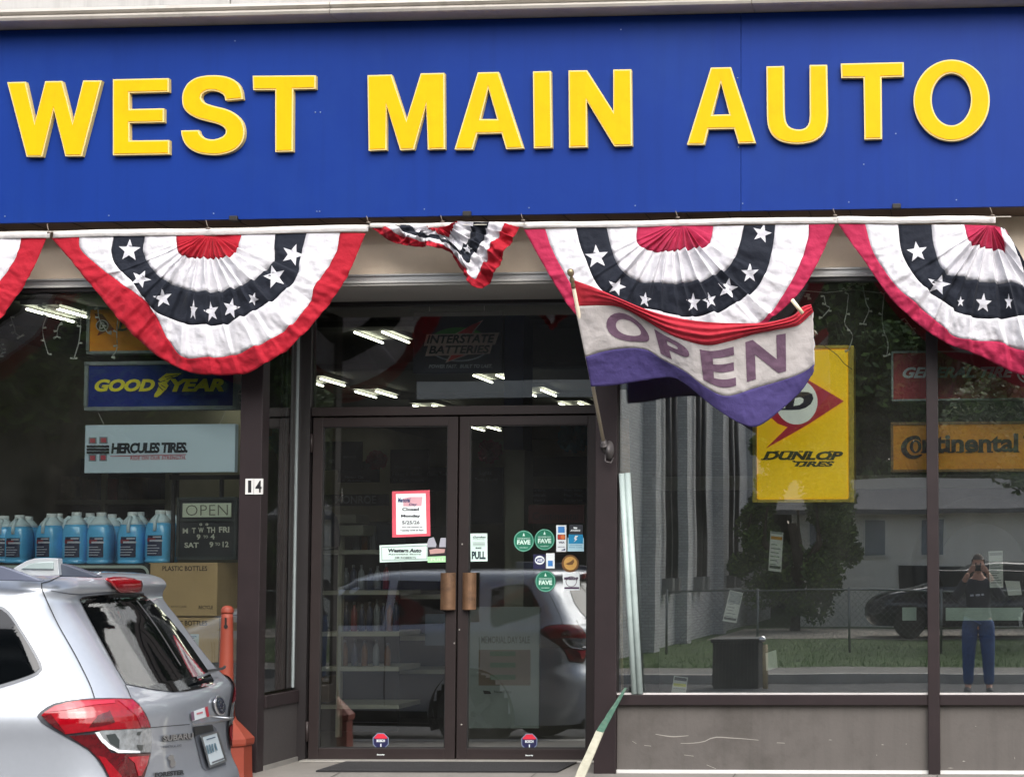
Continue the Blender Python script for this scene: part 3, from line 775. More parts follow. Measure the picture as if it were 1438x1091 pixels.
M_pole = mat('varnished flag pole', (190, 178, 158), .45, var=.1); M_brs = mat('aged brass', (150, 136, 108), .4, metal=.8, var=.2)
pt_ = P(805, 402, -.80)
MB().tube([bp_, pt_], .0115, 12).build('pole', M_pole, fl_, smooth=True)
d_ = (pt_-bp_).normalized(); m_ = MB()
prof = [(.013, 0), (.014, .02), (.009, .03), (.013, .04), (.016, .055), (.011, .066), (.008, .075), (.016, .085), (.021, .1), (.018, .118), (.006, .126)]
m_.tube([pt_-d_*.01+d_*z for r, z in prof], [r for r, z in prof], 14); m_.build('finial', M_brs, fl_, smooth=True)
m_ = MB(); m_.tube([bp_-d_*.10, bp_+d_*.02], .019, 12); m_.tube([bp_-d_*.025, bp_-d_*.01], .026, 12)
q = P(856, 632, -.065); m_.lathe([(.05, 0), (.05, .01), (.03, .02), (.02, .045)], (0, 0, 0), 14, sx=.6, sy=1.2)
m_.v = m_.v[:-4*14]+[Vector((v.x, -v.z, v.y))+q for v in m_.v[-4*14:]]
m_.tube([q+Vector((-.02, -.03, -.03)), q+Vector((-.015, -.06, -.075)), q+Vector((.02, -.05, -.085)), q+Vector((.03, -.03, -.05))], .005, 6)
m_.build('pole_bracket', mat('weathered cast bracket', (96, 92, 92), .5, metal=.6, var=.3), fl_, smooth=True)
a, b = P(1112, 421, -.70), P(1127, 440, -.66)
MB().tube([a, b], .012, 10).build('batten', mat('pale wooden batten', (226, 218, 186), .6), fl_, smooth=True)
# ================================================================ shop interior
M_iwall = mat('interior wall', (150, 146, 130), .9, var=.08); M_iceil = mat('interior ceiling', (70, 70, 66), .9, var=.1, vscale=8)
M_ifl = mat('interior floor tile', (60, 58, 57), .35, var=.12)
CZ = 3.35
box('shop_floor', (XL+.3, .9, -.06), (XR-.3, 17, .004), M_ifl)['kind'] = 'structure'
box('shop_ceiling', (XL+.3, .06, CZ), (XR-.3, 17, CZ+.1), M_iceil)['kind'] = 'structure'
box('shop_wall', (XL+.1, .3, 0), (XL+.3, 17, CZ), M_iwall)['kind'] = 'structure'
box('shop_wall', (XR-.3, .3, 0), (XR-.1, 17, CZ), M_iwall)['kind'] = 'structure'
box('shop_wall', (XL+.3, 17, 0), (XR-.3, 17.2, CZ), M_iwall)['kind'] = 'structure'
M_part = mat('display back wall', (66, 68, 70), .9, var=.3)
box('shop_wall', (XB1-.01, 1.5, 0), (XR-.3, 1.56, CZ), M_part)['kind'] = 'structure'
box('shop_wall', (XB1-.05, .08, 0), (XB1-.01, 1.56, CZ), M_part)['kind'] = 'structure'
M_shelf_floor = mat('display deck', (90, 86, 80), .7)
box('display_deck', (XB1-.01, .06, 0), (XR-.3, 1.5, ZSILL-.10), M_shelf_floor)['kind'] = 'structure'
box('display_deck', (XL+.3, .06, 0), (XA0, 1.1, .35), M_shelf_floor)['kind'] = 'structure'
# ---- ceiling lights
M_tube = mat('lit fluorescent tube', (255, 252, 226), .5, var=0, emit=5.0); M_fix = mat('light fixture', (150, 150, 146), .6)
def clight(px, py, where, L=.70, gap=.24, z=CZ):
    c = PZ(px, py, z-.07)
    t = thing('ceiling_light', f'lit twin tube ceiling light {where}', 'ceiling light', c, 'twin tube lights on the shop ceiling')
    for s_ in (-1, 1):
        MB().tube([c+Vector((s_*gap/2, -L/2, 0)), c+Vector((s_*gap/2, L/2, 0))], .010, 8).build('tube', M_tube, t, smooth=True)
    box('fixture', (c.x-.16, c.y-L/2-.03, z-.04), (c.x+.16, c.y+L/2+.03, z), M_fix, t)
    return t
for a in ((92, 443, 'nearest the glass at the upper left of the left window'), (74, 516, 'below and left of the first in the left window'),
          (386, 573, 'seen through the narrow side pane left of the doors'), (385, 560, 'at the top of the narrow side pane'),
          (537, 474, 'in the transom left of the battery sign'), (452, 537, 'at the left edge of the transom'), (528, 554, 'above the left door leaf'),
          (694, 532, 'in the transom under the battery sign'), (756, 552, 'in the transom above the right door leaf'), (606, 573, 'low in the transom, just left of the middle'),
          (497, 603, 'through the top of the left door leaf'), (682, 602, 'through the top of the right door leaf'), (808, 570, 'at the right end of the transom'), (-60, 480, 'left of the left window'), (250,560,'hidden behind the tyre signs')):
    clight(a[0], a[1], a[2])
# ceiling beams
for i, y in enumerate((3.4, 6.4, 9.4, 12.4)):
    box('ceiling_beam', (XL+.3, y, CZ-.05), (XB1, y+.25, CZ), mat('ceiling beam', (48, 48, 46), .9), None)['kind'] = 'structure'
# shop post: white below, blue above
po = thing('shop_post', 'square white post with a blue top standing inside the shop behind the right door', 'post', P(722, 1000, 3.2))
pbox('post_shaft', (708, 632, 735, 1040), 3.2, 3.5, mat('cream post', (150, 150, 132), .7), po)
pbox('post_top', (708, 440, 735, 631), 3.2, 3.5, mat('blue post top', (26, 40, 84), .7), po)
# ---- gondola shelving behind the left door
M_gond = mat('cream shelving', (168, 168, 150), .55); M_gback = mat('shelf backing', (44, 46, 46), .8)
def shelfunit(label, x0, x1, ytop, Y, ys, depth=.45, upx=None, ybot=1045):
    t = thing('shelf_unit', label, 'shelving', P((x0+x1)/2, ybot, Y))
    for ux in (upx or (x0, x1-5)):
        pbox('upright', (ux, ytop, ux+6, ybot), Y, Y+.05, M_gond, t)
    for y in ys: pbox('shelf', (x0, y, x1, y+6), Y-.02, Y+depth, M_gond, t)
    pbox('back_panel', (x0, ytop+4, x1, ybot), Y+depth, Y+depth+.03, M_gback, t)
    return t
shelfunit('cream metal shelving with bottles seen through the left door', 450, 560, 728, 2.2, (772, 829, 887, 936, 989), upx=(473,), depth=.5)
shelfunit('longer cream metal shelving further back behind the left door', 480, 630, 735, 3.4, (770, 835, 893, 940), upx=(625,), depth=.5)
M_bot = [mat('dark bottle', (40, 52, 78), .3), mat('grey bottle', (120, 126, 130), .3), mat('amber bottle', (110, 70, 30), .3), mat('red can', (120, 26, 26), .35)]
ORD = ('first', 'second', 'third', 'fourth', 'fifth', 'sixth', 'seventh', 'eighth', 'ninth', 'tenth', 'eleventh')
def bottle(px, py, h, w, Y, m_, lab, grp='oil and fluid bottles on the shelves behind the left door'):
    b = P(px, py, Y); s_ = (11+Y)/F; r = w*s_/2; H = h*s_
    t = MB(); t.lathe([(r*.9, 0), (r, .02*H), (r, .62*H), (r*.85, .72*H), (r*.4, .84*H), (r*.38, .9*H)], b, 12, sq=.4)
    o = t.build('bottle', m_, None, smooth=True); tag(o, lab, 'bottle', grp)
    k = MB(); k.lathe([(r*.42, .9*H), (r*.42, H), (r*.3, H*1.005)], b, 12); k.build('cap', M_bot[1], o, smooth=True)
r_ = random.Random(4)
for y, h, xs in ((893-6, 46, (486, 497, 508, 519, 529, 538, 547, 556)), (829-2, 34, (486, 496, 507, 520, 530, 542)), (772, 34, (500, 512, 524, 538, 552)), (936, 38, (484, 498, 512, 528, 544))):
    for i_, x in enumerate(xs):
        c_ = r_.choice((0, 0, 1, 1, 2, 3)); row = {887: 'third', 827: 'second', 772: 'top', 936: 'lowest bottle'}[y]
        bottle(x, y, h*r_.uniform(.85, 1.05), 9, 2.35, M_bot[c_], f"{('dark', 'grey', 'amber', 'red')[c_]} bottle on the {row} shelf behind the left door, {ORD[i_]} from the left")
fs_ = shelfunit('dark goods shelving far back in the left window', -60, 236, 640, 5.2, (702, 752, 800), upx=(-60, 40, 140, 230), ybot=900)
rr_ = random.Random(21); CN = (('navy', (26, 32, 60)), ('grey', (96, 96, 92)), ('black', (20, 20, 22)), ('red', (110, 26, 26)), ('cream', (150, 140, 116)), ('brown', (92, 70, 48)))
for y in (702, 752):
    x = -18; i_ = 0
    while x < 225 and i_ < 11:
        w = rr_.uniform(11, 24); h = rr_.uniform(14, 36); cn, cc_ = rr_.choice(CN)
        o = pbox('stock_box', (x, y-h, x+w, y-.3), 5.22, 5.22+rr_.uniform(.15, .35), mat('stock ' + cn, cc_, .6, var=.3, vscale=14), None, bevel=.006, Yp=5.22)
        tag(o, f"{cn} stock box on the {'upper' if y == 702 else 'middle'} far shelf in the left window, {ORD[i_]} from the left", 'box', 'boxed stock on the far shelving')
        x += w+rr_.uniform(1, 9); i_ += 1
# department headers and posters in the depth of the shop
def board(name, label, r, Y, rgb, texts=(), cat='sign', d=.03, rough=.6, tcol=(150, 156, 170), mk=None):
    t = thing(name, label, cat, P((r[0]+r[2])/2, r[3], Y))
    pbox('board', r, Y, Y+d, mat('%s board %d %d %d' % ((name,)+rgb), rgb, rough), t, Yp=Y)
    if texts:
        for s_, rr, bold, sh in texts:
            m_ = MB(); text_px(m_, s_, rr, Y-.003, None, bold, sh); m_.build('lettering', mat('print %d %d %d' % tcol, tcol, .6), t)
    return t
NAVY = (18, 24, 46)
board('shelf_header', 'navy header board reading Water Pumps at the back of the shop', (548, 631, 602, 678), 7.0, NAVY, (('Water Pumps', (554, 654, 590, 659), 0, 0), ('Filters Belts', (551, 663, 593, 668), 0, 0), ('Air Compressors', (551, 672, 595, 677), 0, 0)))
board('shelf_header', 'navy header board left of the Water Pumps board', (475, 648, 532, 677), 6.5, NAVY, (('Motor Oil', (484, 668, 510, 672), 0, 0), ('& Additives', (480, 673, 520, 676), 0, 0)))
board('shelf_header', 'long navy shock absorber header with grey capitals behind the left door', (452, 694, 545, 710), 4.6, NAVY, (('MONROE', (471, 696, 528, 707), .01, 0),))
board('poster', 'dark poster with a pale car strip at the top left of the left door', (453, 620, 508, 660), 5.2, (22, 24, 40), (('PARTS', (462, 645, 470, 650), 0, 0), ('SERVICE', (482, 640, 500, 643), 0, 0)), cat='poster', tcol=(110, 112, 124))
board('shelf_header', 'low navy header board right of the Water Pumps board', (603, 656, 632, 690), 6.6, (14, 18, 34), (('Custom Tools', (600, 663, 628, 668), 0, 0),))
board('shelf_header', 'tall navy header board reading Lights left of the white post', (660, 656, 706, 735), 4.0, NAVY, (('Lights', (674, 661, 690, 668), 0, 0), ('Towing & Trailer', (667, 671, 699, 676), 0, 0)))
board('shelf_header', 'navy aisle header with two columns of words right of the white post', (738, 686, 824, 707), 5.0, NAVY, (('Brake Parts', (741, 687, 766, 690), 0, 0), ('Chemicals', (741, 693, 766, 697), 0, 0), ('Hardware', (741, 700, 766, 704), 0, 0), ('Wiper Blades', (792, 687, 818, 690), 0, 0), ('Floor Mats', (792, 693, 818, 697), 0, 0), ('Batteries', (792, 700, 818, 704), 0, 0)))
board('poster', 'dark brown picture panel hanging under the teal pompom', (746, 641, 826, 668), 6.0, (34, 26, 30), cat='poster')
board('tire_banner', 'dim red brown tyre banner low behind the right door', (742, 709, 820, 735), 2.6, (92, 34, 30), (('Continental', (748, 719, 812, 730), 0, 0),), cat='banner', tcol=(30, 14, 14))
board('wall_banner', 'dark blue wall banner high in the left window', (-20, 572, 92, 626), 8.0, (16, 22, 48), (('everyday', (-30, 588, 32, 612), 0, 0),), cat='banner', tcol=(64, 58, 60))
board('wall_banner', 'dark band of shelving below the blue wall banner in the left window', (-40, 664, 250, 700), 7.0, (22, 24, 34), cat='banner')
board('poster', 'small framed pale blue notice near the left door handle', (597, 862, 628, 906), 2.4, (70, 84, 98), (('TIRE SALE', (606, 874, 622, 878), 0, 0),), cat='poster', tcol=(30, 34, 44))
bg_ = board('yard_sign', 'large pale grey poster board leaning inside the right door with green bars', (659, 852, 757, 1022), 1.5, (128, 138, 134), (('MEMORIAL DAY SALE', (676, 893, 744, 903), .01, 0),), cat='poster', tcol=(70, 76, 60))
m_ = MB(); 
for y in (914, 930, 947): m_.add([P(688, y, 1.49), P(724, y, 1.49), P(724, y+7, 1.49), P(688, y+7, 1.49)], [(3, 2, 1, 0)])
m_.build('green_bar', mat('green bar', (60, 88, 52), .6), bg_)
m_ = MB(); m_.add([P(672, 912, 1.494), P(745, 912, 1.494), P(745, 962, 1.494), P(672, 962, 1.494)], [(3, 2, 1, 0)]); m_.build('brown_field', mat('brown field', (104, 92, 78), .6), bg_)
m_ = MB(); text_px(m_, 'New Tires', (694, 969, 718, 973), 1.488); flat_px(m_, [[(678, 969), (688, 970), (690, 974), (680, 974)]], 1.488); m_.build('lettering', mat('dark print', (34, 34, 30), .6), bg_)
# pompoms
def pompom(label, px, py, rp, Y, rgb):
    c = P(px, py, Y); r = rp*(11+Y)/F; rr = random.Random(px); m_ = MB()
    for i in range(260):
        d = Vector((rr.gauss(0, 1), rr.gauss(0, 1), rr.gauss(0, 1))).normalized(); a = d.orthogonal().normalized(); a.rotate(Matrix.Rotation(rr.uniform(0, 6.28), 3, d))
        q = c+d*r*rr.uniform(.7, 1.05); w = r*.22
        m_.add([c+d*r*.1, q-a*w, q+d*w*.4, q+a*w], [(0, 1, 2, 3)])
    o = m_.build('paper_pompom', mat('pompom %d' % px, tuple(min(255, int(c*1.5)) for c in rgb), .8), None); tag(o, label, 'pompom')
pompom('dark red paper pompom above the shelves behind the left door', 529, 646, 14, 6.2, (120, 20, 36))
pompom('magenta paper pompom hanging left of the white post', 688, 634, 17, 3.9, (110, 14, 54))
pompom('teal paper pompom hanging right of the white post', 807, 614, 23, 3.4, (12, 78, 92))
# counter goods: a bag and cartons on the shelf end
for (r, lab, rgb) in (((466, 722, 500, 735), 'pale carton lying on top of the cream shelving end', (120, 120, 104)), ((472, 737, 510, 752), 'cream price rail box on the cream shelving', (126, 128, 112)), ((528, 734, 570, 770), 'dark tool case on the shelf under the closing notice', (26, 38, 46)), ((447, 950, 462, 985), 'dim brown carton on the lowest shelf at the left door edge', (84, 70, 56))):
    o = pbox('carton', r, 2.1, 2.4, mat('carton %d %d' % (r[0], r[1]), rgb, .7, var=.2), None, bevel=.008); tag(o, lab, 'box')
b_ = thing('vacuum_bag', 'dark blue rounded canister on the top shelf at the left edge of the left door', 'canister', P(456, 770, 2.0))
MB().lathe([(.06, 0), (.11, .02), (.12, .12), (.1, .22), (.05, .29)], P(456, 770, 2.1), 16).build('body', mat('dark blue plastic', (22, 34, 58), .35), b_, smooth=True)
q = P(456, 735, 2.1); MB().tube([q+Vector((-.05, 0, -.02)), q+Vector((-.04, 0, .06)), q+Vector((.04, 0, .06)), q+Vector((.05, 0, -.02))], .012, 8).build('handle', M_bot[1], b_, smooth=True)

# ================================================================ transom battery sign
Y_ = 1.05
z4 = ZM(570, 430, 9.587)
t = thing('battery_sign', 'dark battery sign with green arc and red bolt hanging behind the transom glass', 'sign', P(642, 520, Y_))
pbox('board', (580, 437, 706, 524), Y_, Y_+.06, mat('battery sign navy', (16, 20, 38), .5), t, bevel=.01)
IM = {k: mat('battery ' + k, v, .6) for k, v in dict(green=(70, 160, 56), red=(226, 56, 48), white=(236, 206, 196), black=(24, 14, 16), grey=(190, 194, 200), dark=(14, 16, 26)).items()}
def lay(name, loops, Y, m_, par): a = MB(); flat_px(a, loops, Y); return a.build(name, m_, par)
lay('green_arc', [z4(ell(715, 490, 400, 205, 40, 180, 360))], Y_-.004, IM['green'], t)
lay('arc_outline', [z4(ell(715, 520, 420, 225, 40, 0, 180)+ell(715, 512, 412, 215, 40, 180, 0)[0:])], Y_-.004, IM['grey'], t)
lay('white_bolt', [z4([(1045, 182), (930, 330), (800, 640), (840, 650), (530, 762), (640, 580), (640, 380)])], Y_-.005, IM['white'], t)
lay('red_bolt', [z4([(1020, 205), (915, 320), (800, 500), (820, 645), (565, 740), (655, 590), (665, 385), (900, 245)])], Y_-.006, IM['red'], t)
lay('white_band', [z4([(280, 380), (1260, 355), (1200, 515), (1165, 520), (1130, 640), (260, 672), (300, 530), (240, 535)])], Y_-.008, IM['white'], t)
a = MB(); text_px(a, 'INTERSTATE', (599, 470.5, 695, 482.5), Y_-.011, None, .03, .25, 1, .012); text_px(a, 'BATTERIES', (602, 485.5, 688, 497), Y_-.011, None, .03, .25, 1, .012); a.build('lettering', IM['black'], t)
a = MB(); text_px(a, 'POWER FAST.  BUILT TO LAST.', (602, 512, 691, 517), Y_-.005, None, .03, .25, 1, .006); a.build('lettering', IM['grey'], t)
for x in (603, 680):
    MB().tube([P(x, 437, Y_+.03), Vector((P(x, 437, Y_+.03).x, Y_+.03, CZ))], .002, 5).build('hanging_wire', CORD, t)

# ================================================================ signs in the left window
def framed(name, label, r, Y, face, frame, fw=4, d=.09, fm=None):
    """a framed sign box: r is its outer pixel box, fw the frame width in pixels"""
    t = thing(name, label, 'sign', P((r[0]+r[2])/2, r[3], Y)); x0, y0, x1, y1 = r
    pbox('panel', (x0+fw-.5, y0+fw-.5, x1-fw+.5, y1-fw+.5), Y+.004, Y+d-.01, face, t, Yp=Y)
    for rr in ((x0, y0, x1, y0+fw), (x0, y1-fw, x1, y1), (x0, y0+fw, x0+fw, y1-fw), (x1-fw, y0+fw, x1, y1-fw)):
        pbox('frame_bar', rr, Y-.008, Y+d, frame, t, Yp=Y)
    return t
M_alu = mat('brushed sign frame', (150, 158, 156), .4, metal=.5, dirt=(110, 112, 110), dscale=8)
Yw = .16
t = framed('tire_brand_sign', 'dim orange tyre brand sign at the top of the left window, half behind the bunting', (122, 429.5, 336, 496), Yw+.05, mat('dim orange acrylic', (236, 150, 30), .35, dirt=(200, 120, 24)), M_alu, 4)
z_ = ZM(0, 300, 3.994); Ys = Yw+.05-.006
lay('red_arrow', [z_([(530, 560), (575, 565), (640, 650), (600, 660), (545, 685), (560, 650)])], Ys+.004, mat('dim red', (130, 50, 24), .5), t)
lay('logo_ring', [z_(ell(573, 628, 36, 33, 32)), z_(ell(573, 628, 30, 27, 32)[::-1])], Ys+.002, mat('dim white', (190, 186, 176), .5), t)
lay('logo_disc', [z_(ell(573, 628, 30, 27, 32))], Ys+.002, mat('dim dark', (54, 40, 34), .5), t)
a = MB(); text_px(a, 'D', (139, 452, 147, 462), Ys, None, .04, .2); a.build('lettering', mat('dim white', (0, 0, 0)), t)
a = MB(); text_px(a, 'DUNLOP TIRES', (165, 450, 320, 465), Ys+.002, None, .03, .25); a.build('lettering', mat('dim black', (44, 36, 24), .5), t)
t = framed('tire_brand_sign', 'blue tyre brand sign with yellow slanted capitals and winged foot emblem in the left window', (119, 507, 333, 575.5), Yw, mat('royal blue acrylic', (6, 40, 126), .3, dirt=(24, 52, 130)), M_alu, 5)
z_ = ZM(110, 495, 6.235); GY = mat('yellow print', (238, 226, 56), .5); GW = mat('navy outline print', (8, 20, 70), .5)
a = MB(); text_px(a, 'GOOD', (133, 532.5, 217.5, 550), Yw-.004, None, .05, .28, .98, .004); text_px(a, 'YEAR', (239, 532.0, 314.5, 550), Yw-.004, None, .05, .28, .98, .004); a.build('lettering', GY, t)
foot = [(903, 182), (868, 205), (820, 222), (800, 240), (775, 270), (790, 290), (770, 320), (720, 370), (690, 392), (662, 388), (668, 362), (690, 330), (705, 285), (698, 262), (720, 250), (698, 240), (740, 205), (770, 182)]
lay('winged_foot', [z_(foot)], Yw-.004, GY, t)
a = MB()
for l in ([(700, 292), (740, 330)], [(725, 285), (765, 310)], [(705, 262), (760, 245)], [(760, 215), (870, 195)], [(770, 235), (830, 212)]):
    (xa, ya), (xb, yb) = z_(l); nx, ny = (yb-ya), -(xb-xa); q = math.hypot(nx, ny); nx, ny = nx/q*.5, ny/q*.5
    flat_px(a, [[(xa-nx, ya-ny), (xb-nx, yb-ny), (xb+nx, yb+ny), (xa+nx, ya+ny)]], Yw-.006)
a.build('foot_outline', GW, t)
t = thing('tire_brand_sign', 'pale blue white tyre brand banner with red and black cross emblem in the left window', 'sign', P(225, 663, Yw))
pbox('panel', (119, 596, 330, 663.5), Yw, Yw+.05, mat('pale blue acrylic', (222, 240, 252), .35, var=.04), t, bevel=.003, Yp=Yw)
HR = mat('emblem red', (196, 74, 88), .5); HG = mat('emblem grey', (126, 140, 150), .5); HB = mat('emblem black', (20, 26, 38), .5); HW = mat('emblem gap', (206, 230, 240), .5)
for (x0, y0, x1, y1) in ((90, 742, 160, 800), (184, 738, 256, 798), (90, 892, 158, 952), (184, 890, 250, 950)):
    lay('emblem_block', [z_([(x0, y0), (x1, y0), (x1, y1), (x0, y1)])], Yw-.002, HG, t)
    lay('emblem_core', [z_([(x0+12, y0+10), (x1-12, y0+10), (x1-12, y1-10), (x0+12, y1-10)])], Yw-.004, HR, t)
for k in range(3):
    y = 810+k*27; top = [(72+i*18, y+(3 if i % 2 else 0)) for i in range(12)]; bot = [(x, yy+20) for x, yy in top][::-1]
    lay('tread_bar', [z_(top+bot)], Yw-.006, HB, t)
a = MB(); text_px(a, 'HERCULES TIRES.', (156, 622, 263.5, 637), Yw-.004, None, .05, .12, .9, .012); a.build('lettering', HB, t)
lay('red_rule', [z_([(280, 905), (942, 890), (942, 896), (280, 911)])], Yw-.004, HR, t)
a = MB(); text_px(a, 'RIDE ON OUR STRENGTH.', (183, 640.5, 261, 646), Yw-.004, None, .02, .1, 1.1, .012); a.build('lettering', HR, t)
for x in (136, 318):
    MB().tube([P(x, 575, Yw+.03), P(x+10*(1 if x < 200 else -1), 596, Yw+.02)], .002, 5).build('hanging_wire', CORD, t)
# ---- hours sign
t = thing('hours_sign', 'black hours board reading OPEN with weekday times standing on the cartons', 'sign', P(290, 786, .3))
Yh = .3
pbox('board', (249, 698, 333, 786), Yh, Yh+.05, mat('black board', (26, 30, 34), .5), t, bevel=.012, Yp=Yh)
pbox('open_panel', (257.5, 706.5, 325.5, 726), Yh-.012, Yh-.002, mat('cream panel', (214, 220, 196), .5), t, Yp=Yh)
a = MB(); text_px(a, 'OPEN', (261, 709, 320, 724), Yh-.015, None, -.01, 0, 1.05, .01); a.build('lettering', mat('grey letter', (112, 110, 96), .5), t)
for r in ((249, 698, 333, 702), (249, 782, 333, 786), (249, 702, 252.5, 782), (329.5, 702, 333, 782), (252.5, 729, 329.5, 731.5)):
    pbox('frame_bar', r, Yh-.014, Yh-.001, mat('dull green black trim', (50, 56, 54), .45), t, Yp=Yh)
a = MB(); HL = mat('cream letter', (206, 204, 186), .5)
for s_, r in (('M', (256.5, 741.5, 264, 749)), ('T', (269.5, 741, 275, 748.5)), ('W', (278.5, 740.5, 286, 748)), ('TH', (290.5, 740, 302, 748)), ('FRI', (307.5, 739.5, 322, 747.5)),
              ('9', (276, 750, 281.5, 757.5)), ('TO', (285.5, 751.5, 292, 755.5)), ('4', (295.5, 749.5, 301.5, 757)), ('SAT', (259, 761.5, 279, 769)), ('9', (294, 760.5, 299.5, 768.5)), ('TO', (302, 761.5, 309, 766)), ('12', (312.5, 760, 321, 768)),
              ('o', (280, 734.5, 284, 738)), ('o', (288.5, 734.5, 292.5, 738))):
    text_px(a, s_, r, Yh-.004, None, .03)
a.build('lettering', HL, t)
hg = thing('hanging_rail', 'black metal rail under the pale tyre banner beside the pillar', 'rail', P(290, 668, .35))
pbox('bar', (238, 667, 342, 673), .35, .38, M_dark, hg); pbox('strut', (308, 673, 312, 698), .35, .38, M_dark, hg); pbox('strut', (240, 673, 244, 790), .36, .38, M_dark, hg)
# ---- cartons
M_card = mat('kraft cardboard', (206, 172, 124), .85, var=.06, vscale=4, bump=.1, dirt=(176, 144, 100), dscale=3, damt=.4); M_ink = mat('brown carton ink', (64, 48, 36), .7)
def carton(label, r, Y, d, texts):
    t = thing('carton', label, 'box', P((r[0]+r[2])/2, r[3], Y)); pbox('box_body', r, Y, Y+d, M_card, t, bevel=.004, Yp=Y)
    a = MB()
    for s_, rr, b in texts: text_px(a, s_, rr, Y-.002, None, b)
    if texts: a.build('lettering', M_ink, t)
    return t
c1 = carton('brown cardboard carton marked PLASTIC BOTTLES, the upper one under the hours board', (208, 790, 305, 865), .25, .5, (('PLASTIC BOTTLES', (228, 794.5, 291, 801.5), .02), ('HANDLE WITH CARE', (222, 850, 262, 853), 0), ('RECYCLE', (279, 850, 299, 855), .02)))
c2 = carton('brown cardboard carton with a white shipping label, the lower one', (208, 867, 307, 930), .25, .5, (('PLASTIC BOTTLES', (228, 871, 291, 878), .02),))
pbox('shipping_label', (254, 890, 279, 916), .247, .249, mat('white label', (206, 214, 214), .6), c2, Yp=.247)
a = MB(); 
for k in range(7): flat_px(a, [[(257, 893+k*1.9), (276-(k*3) % 7, 893+k*1.9), (276-(k*3) % 7, 894+k*1.9), (257, 894+k*1.9)]], .245)
for k in range(5): flat_px(a, [[(266+k*2, 907), (267.1+k*2, 907), (267.1+k*2, 913), (266+k*2, 913)]], .245)
a.build('label_print', mat('label ink', (50, 90, 130), .6), c2)
c3 = carton('narrow cardboard carton standing behind the others near the pillar', (300, 790, 334, 930), .62, .4, ())
# ---- counter board with rounded white outline
t = thing('display_counter', 'black display counter with a rounded white outline under the blue jugs', 'counter', P(100, 900, .2))
pbox('counter_body', (-200, 792, 206, 1000), .22, .9, mat('black counter', (26, 28, 30), .5), t, Yp=.22)
o_ = rrect(-190, 793.5, 209.5, 905, 12, 6); i_ = rrect(-187, 797.5, 206, 901, 9, 6)
a = MB(); flat_px(a, [o_, i_[::-1]], .216); a.build('white_outline', mat('white outline', (196, 206, 196), .5), t)
# ---- washer fluid jugs
M_jug = mat('blue washer fluid', (104, 200, 255), .22, var=.12, vscale=12, coat=.3, spec=.6); M_jtop = mat('clear blue plastic', (228, 246, 252), .25, var=.08, coat=.3)
M_cap = mat('white cap', (240, 246, 246), .5); M_jl = mat('jug label navy', (30, 38, 74), .5, var=.3, vscale=30); M_jr = mat('jug label red', (140, 34, 48), .5); M_jw = mat('jug label white', (196, 200, 214), .5)
for q_ in (M_jug, M_jtop):
    q_.node_tree.nodes['Principled BSDF'].inputs['Subsurface Weight'].default_value = .0
def jug(px, ytop, ybot, wpx, Y, label, handle=0, first=None):
    """handle: -1 seen at the left, 1 at the right, 0 facing the street"""
    b = P(px, ybot, Y); s_ = (11+Y)/F; r = wpx*s_/2; H = (ybot-ytop)*s_
    t = thing('washer_fluid_jug', label, 'jug', b, 'blue washer fluid jugs in the left window')
    sq = .55
    m_ = MB(); m_.lathe([(r*.93, 0), (r*1.0, .03*H), (r*.98, .06*H), (r*.93, .075*H), (r*.99, .10*H), (r*1.0, .5*H), (r*.97, .62*H), (r*.9, .70*H), (r*.84, .755*H)], b, 24, sq=sq); m_.build('fluid_body', M_jug, t, smooth=True)
    m_ = MB(); m_.lathe([(r*.845, .753*H), (r*.66, .83*H), (r*.42, .90*H), (r*.34, .93*H), (r*.33, .955*H)], b, 24, sq=sq*.7); m_.build('shoulder', M_jtop, t, smooth=True)
    m_ = MB(); m_.lathe([(r*.37, .925*H), (r*.38, .93*H), (r*.38, .995*H), (r*.34, 1.0*H)], b, 16); m_.build('cap', M_cap, t, smooth=True)
    if handle:
        hx = handle*r; m_ = MB(); m_.tube([b+Vector((handle*r*.35, 0, .885*H)), b+Vector((handle*r*.62, 0, .9*H)), b+Vector((handle*r*.86, 0, .85*H)), b+Vector((handle*r*.98, 0, .72*H)), b+Vector((handle*r*.93, 0, .58*H))], [.011, .013, .012, .012, .012], 8)
    else:
        m_ = MB(); m_.tube([b+Vector((0, -r*.3, .89*H)), b+Vector((0, -r*.62, .88*H)), b+Vector((0, -r*.93, .76*H)), b+Vector((0, -r*.95, .6*H))], .012, 8)
    m_.build('handle', M_jtop, t, smooth=True)
    # label wraps the front
    def wrap(x0, x1, z0, z1, m_, nm, off):
        a = MB(); n = 8; vs = []
        for k in range(n+1):
            x = x0+(x1-x0)*k/n; y = -math.sqrt(max(1e-4, 1-(abs(x)**2.6)))*.985 - off
            vs += [b+Vector((x*r, y*r, z0*H)), b+Vector((x*r, y*r, z1*H))]
        a.add(vs, [(2*k, 2*k+2, 2*k+3, 2*k+1) for k in range(n)]); a.build(nm, m_, t, smooth=True)
    wrap(-.72, .72, .13, .52, M_jl, 'label', .02); wrap(-.7, .1, .40, .47, M_jr, 'label_band', .03); wrap(-.35, .6, .40, .435, M_jw, 'label_word', .04)
    for k in range(4): wrap(-.6, .2+.1*(k % 3), .17+.05*k, .185+.05*k, M_jw, 'label_line', .035)
    wrap(-.1, .5, .475, .5, M_jw, 'label_word', .035)
    t.rotation_euler.z = R(((int(px)*37) % 25)-12)
    return t
back = .60; front = .42
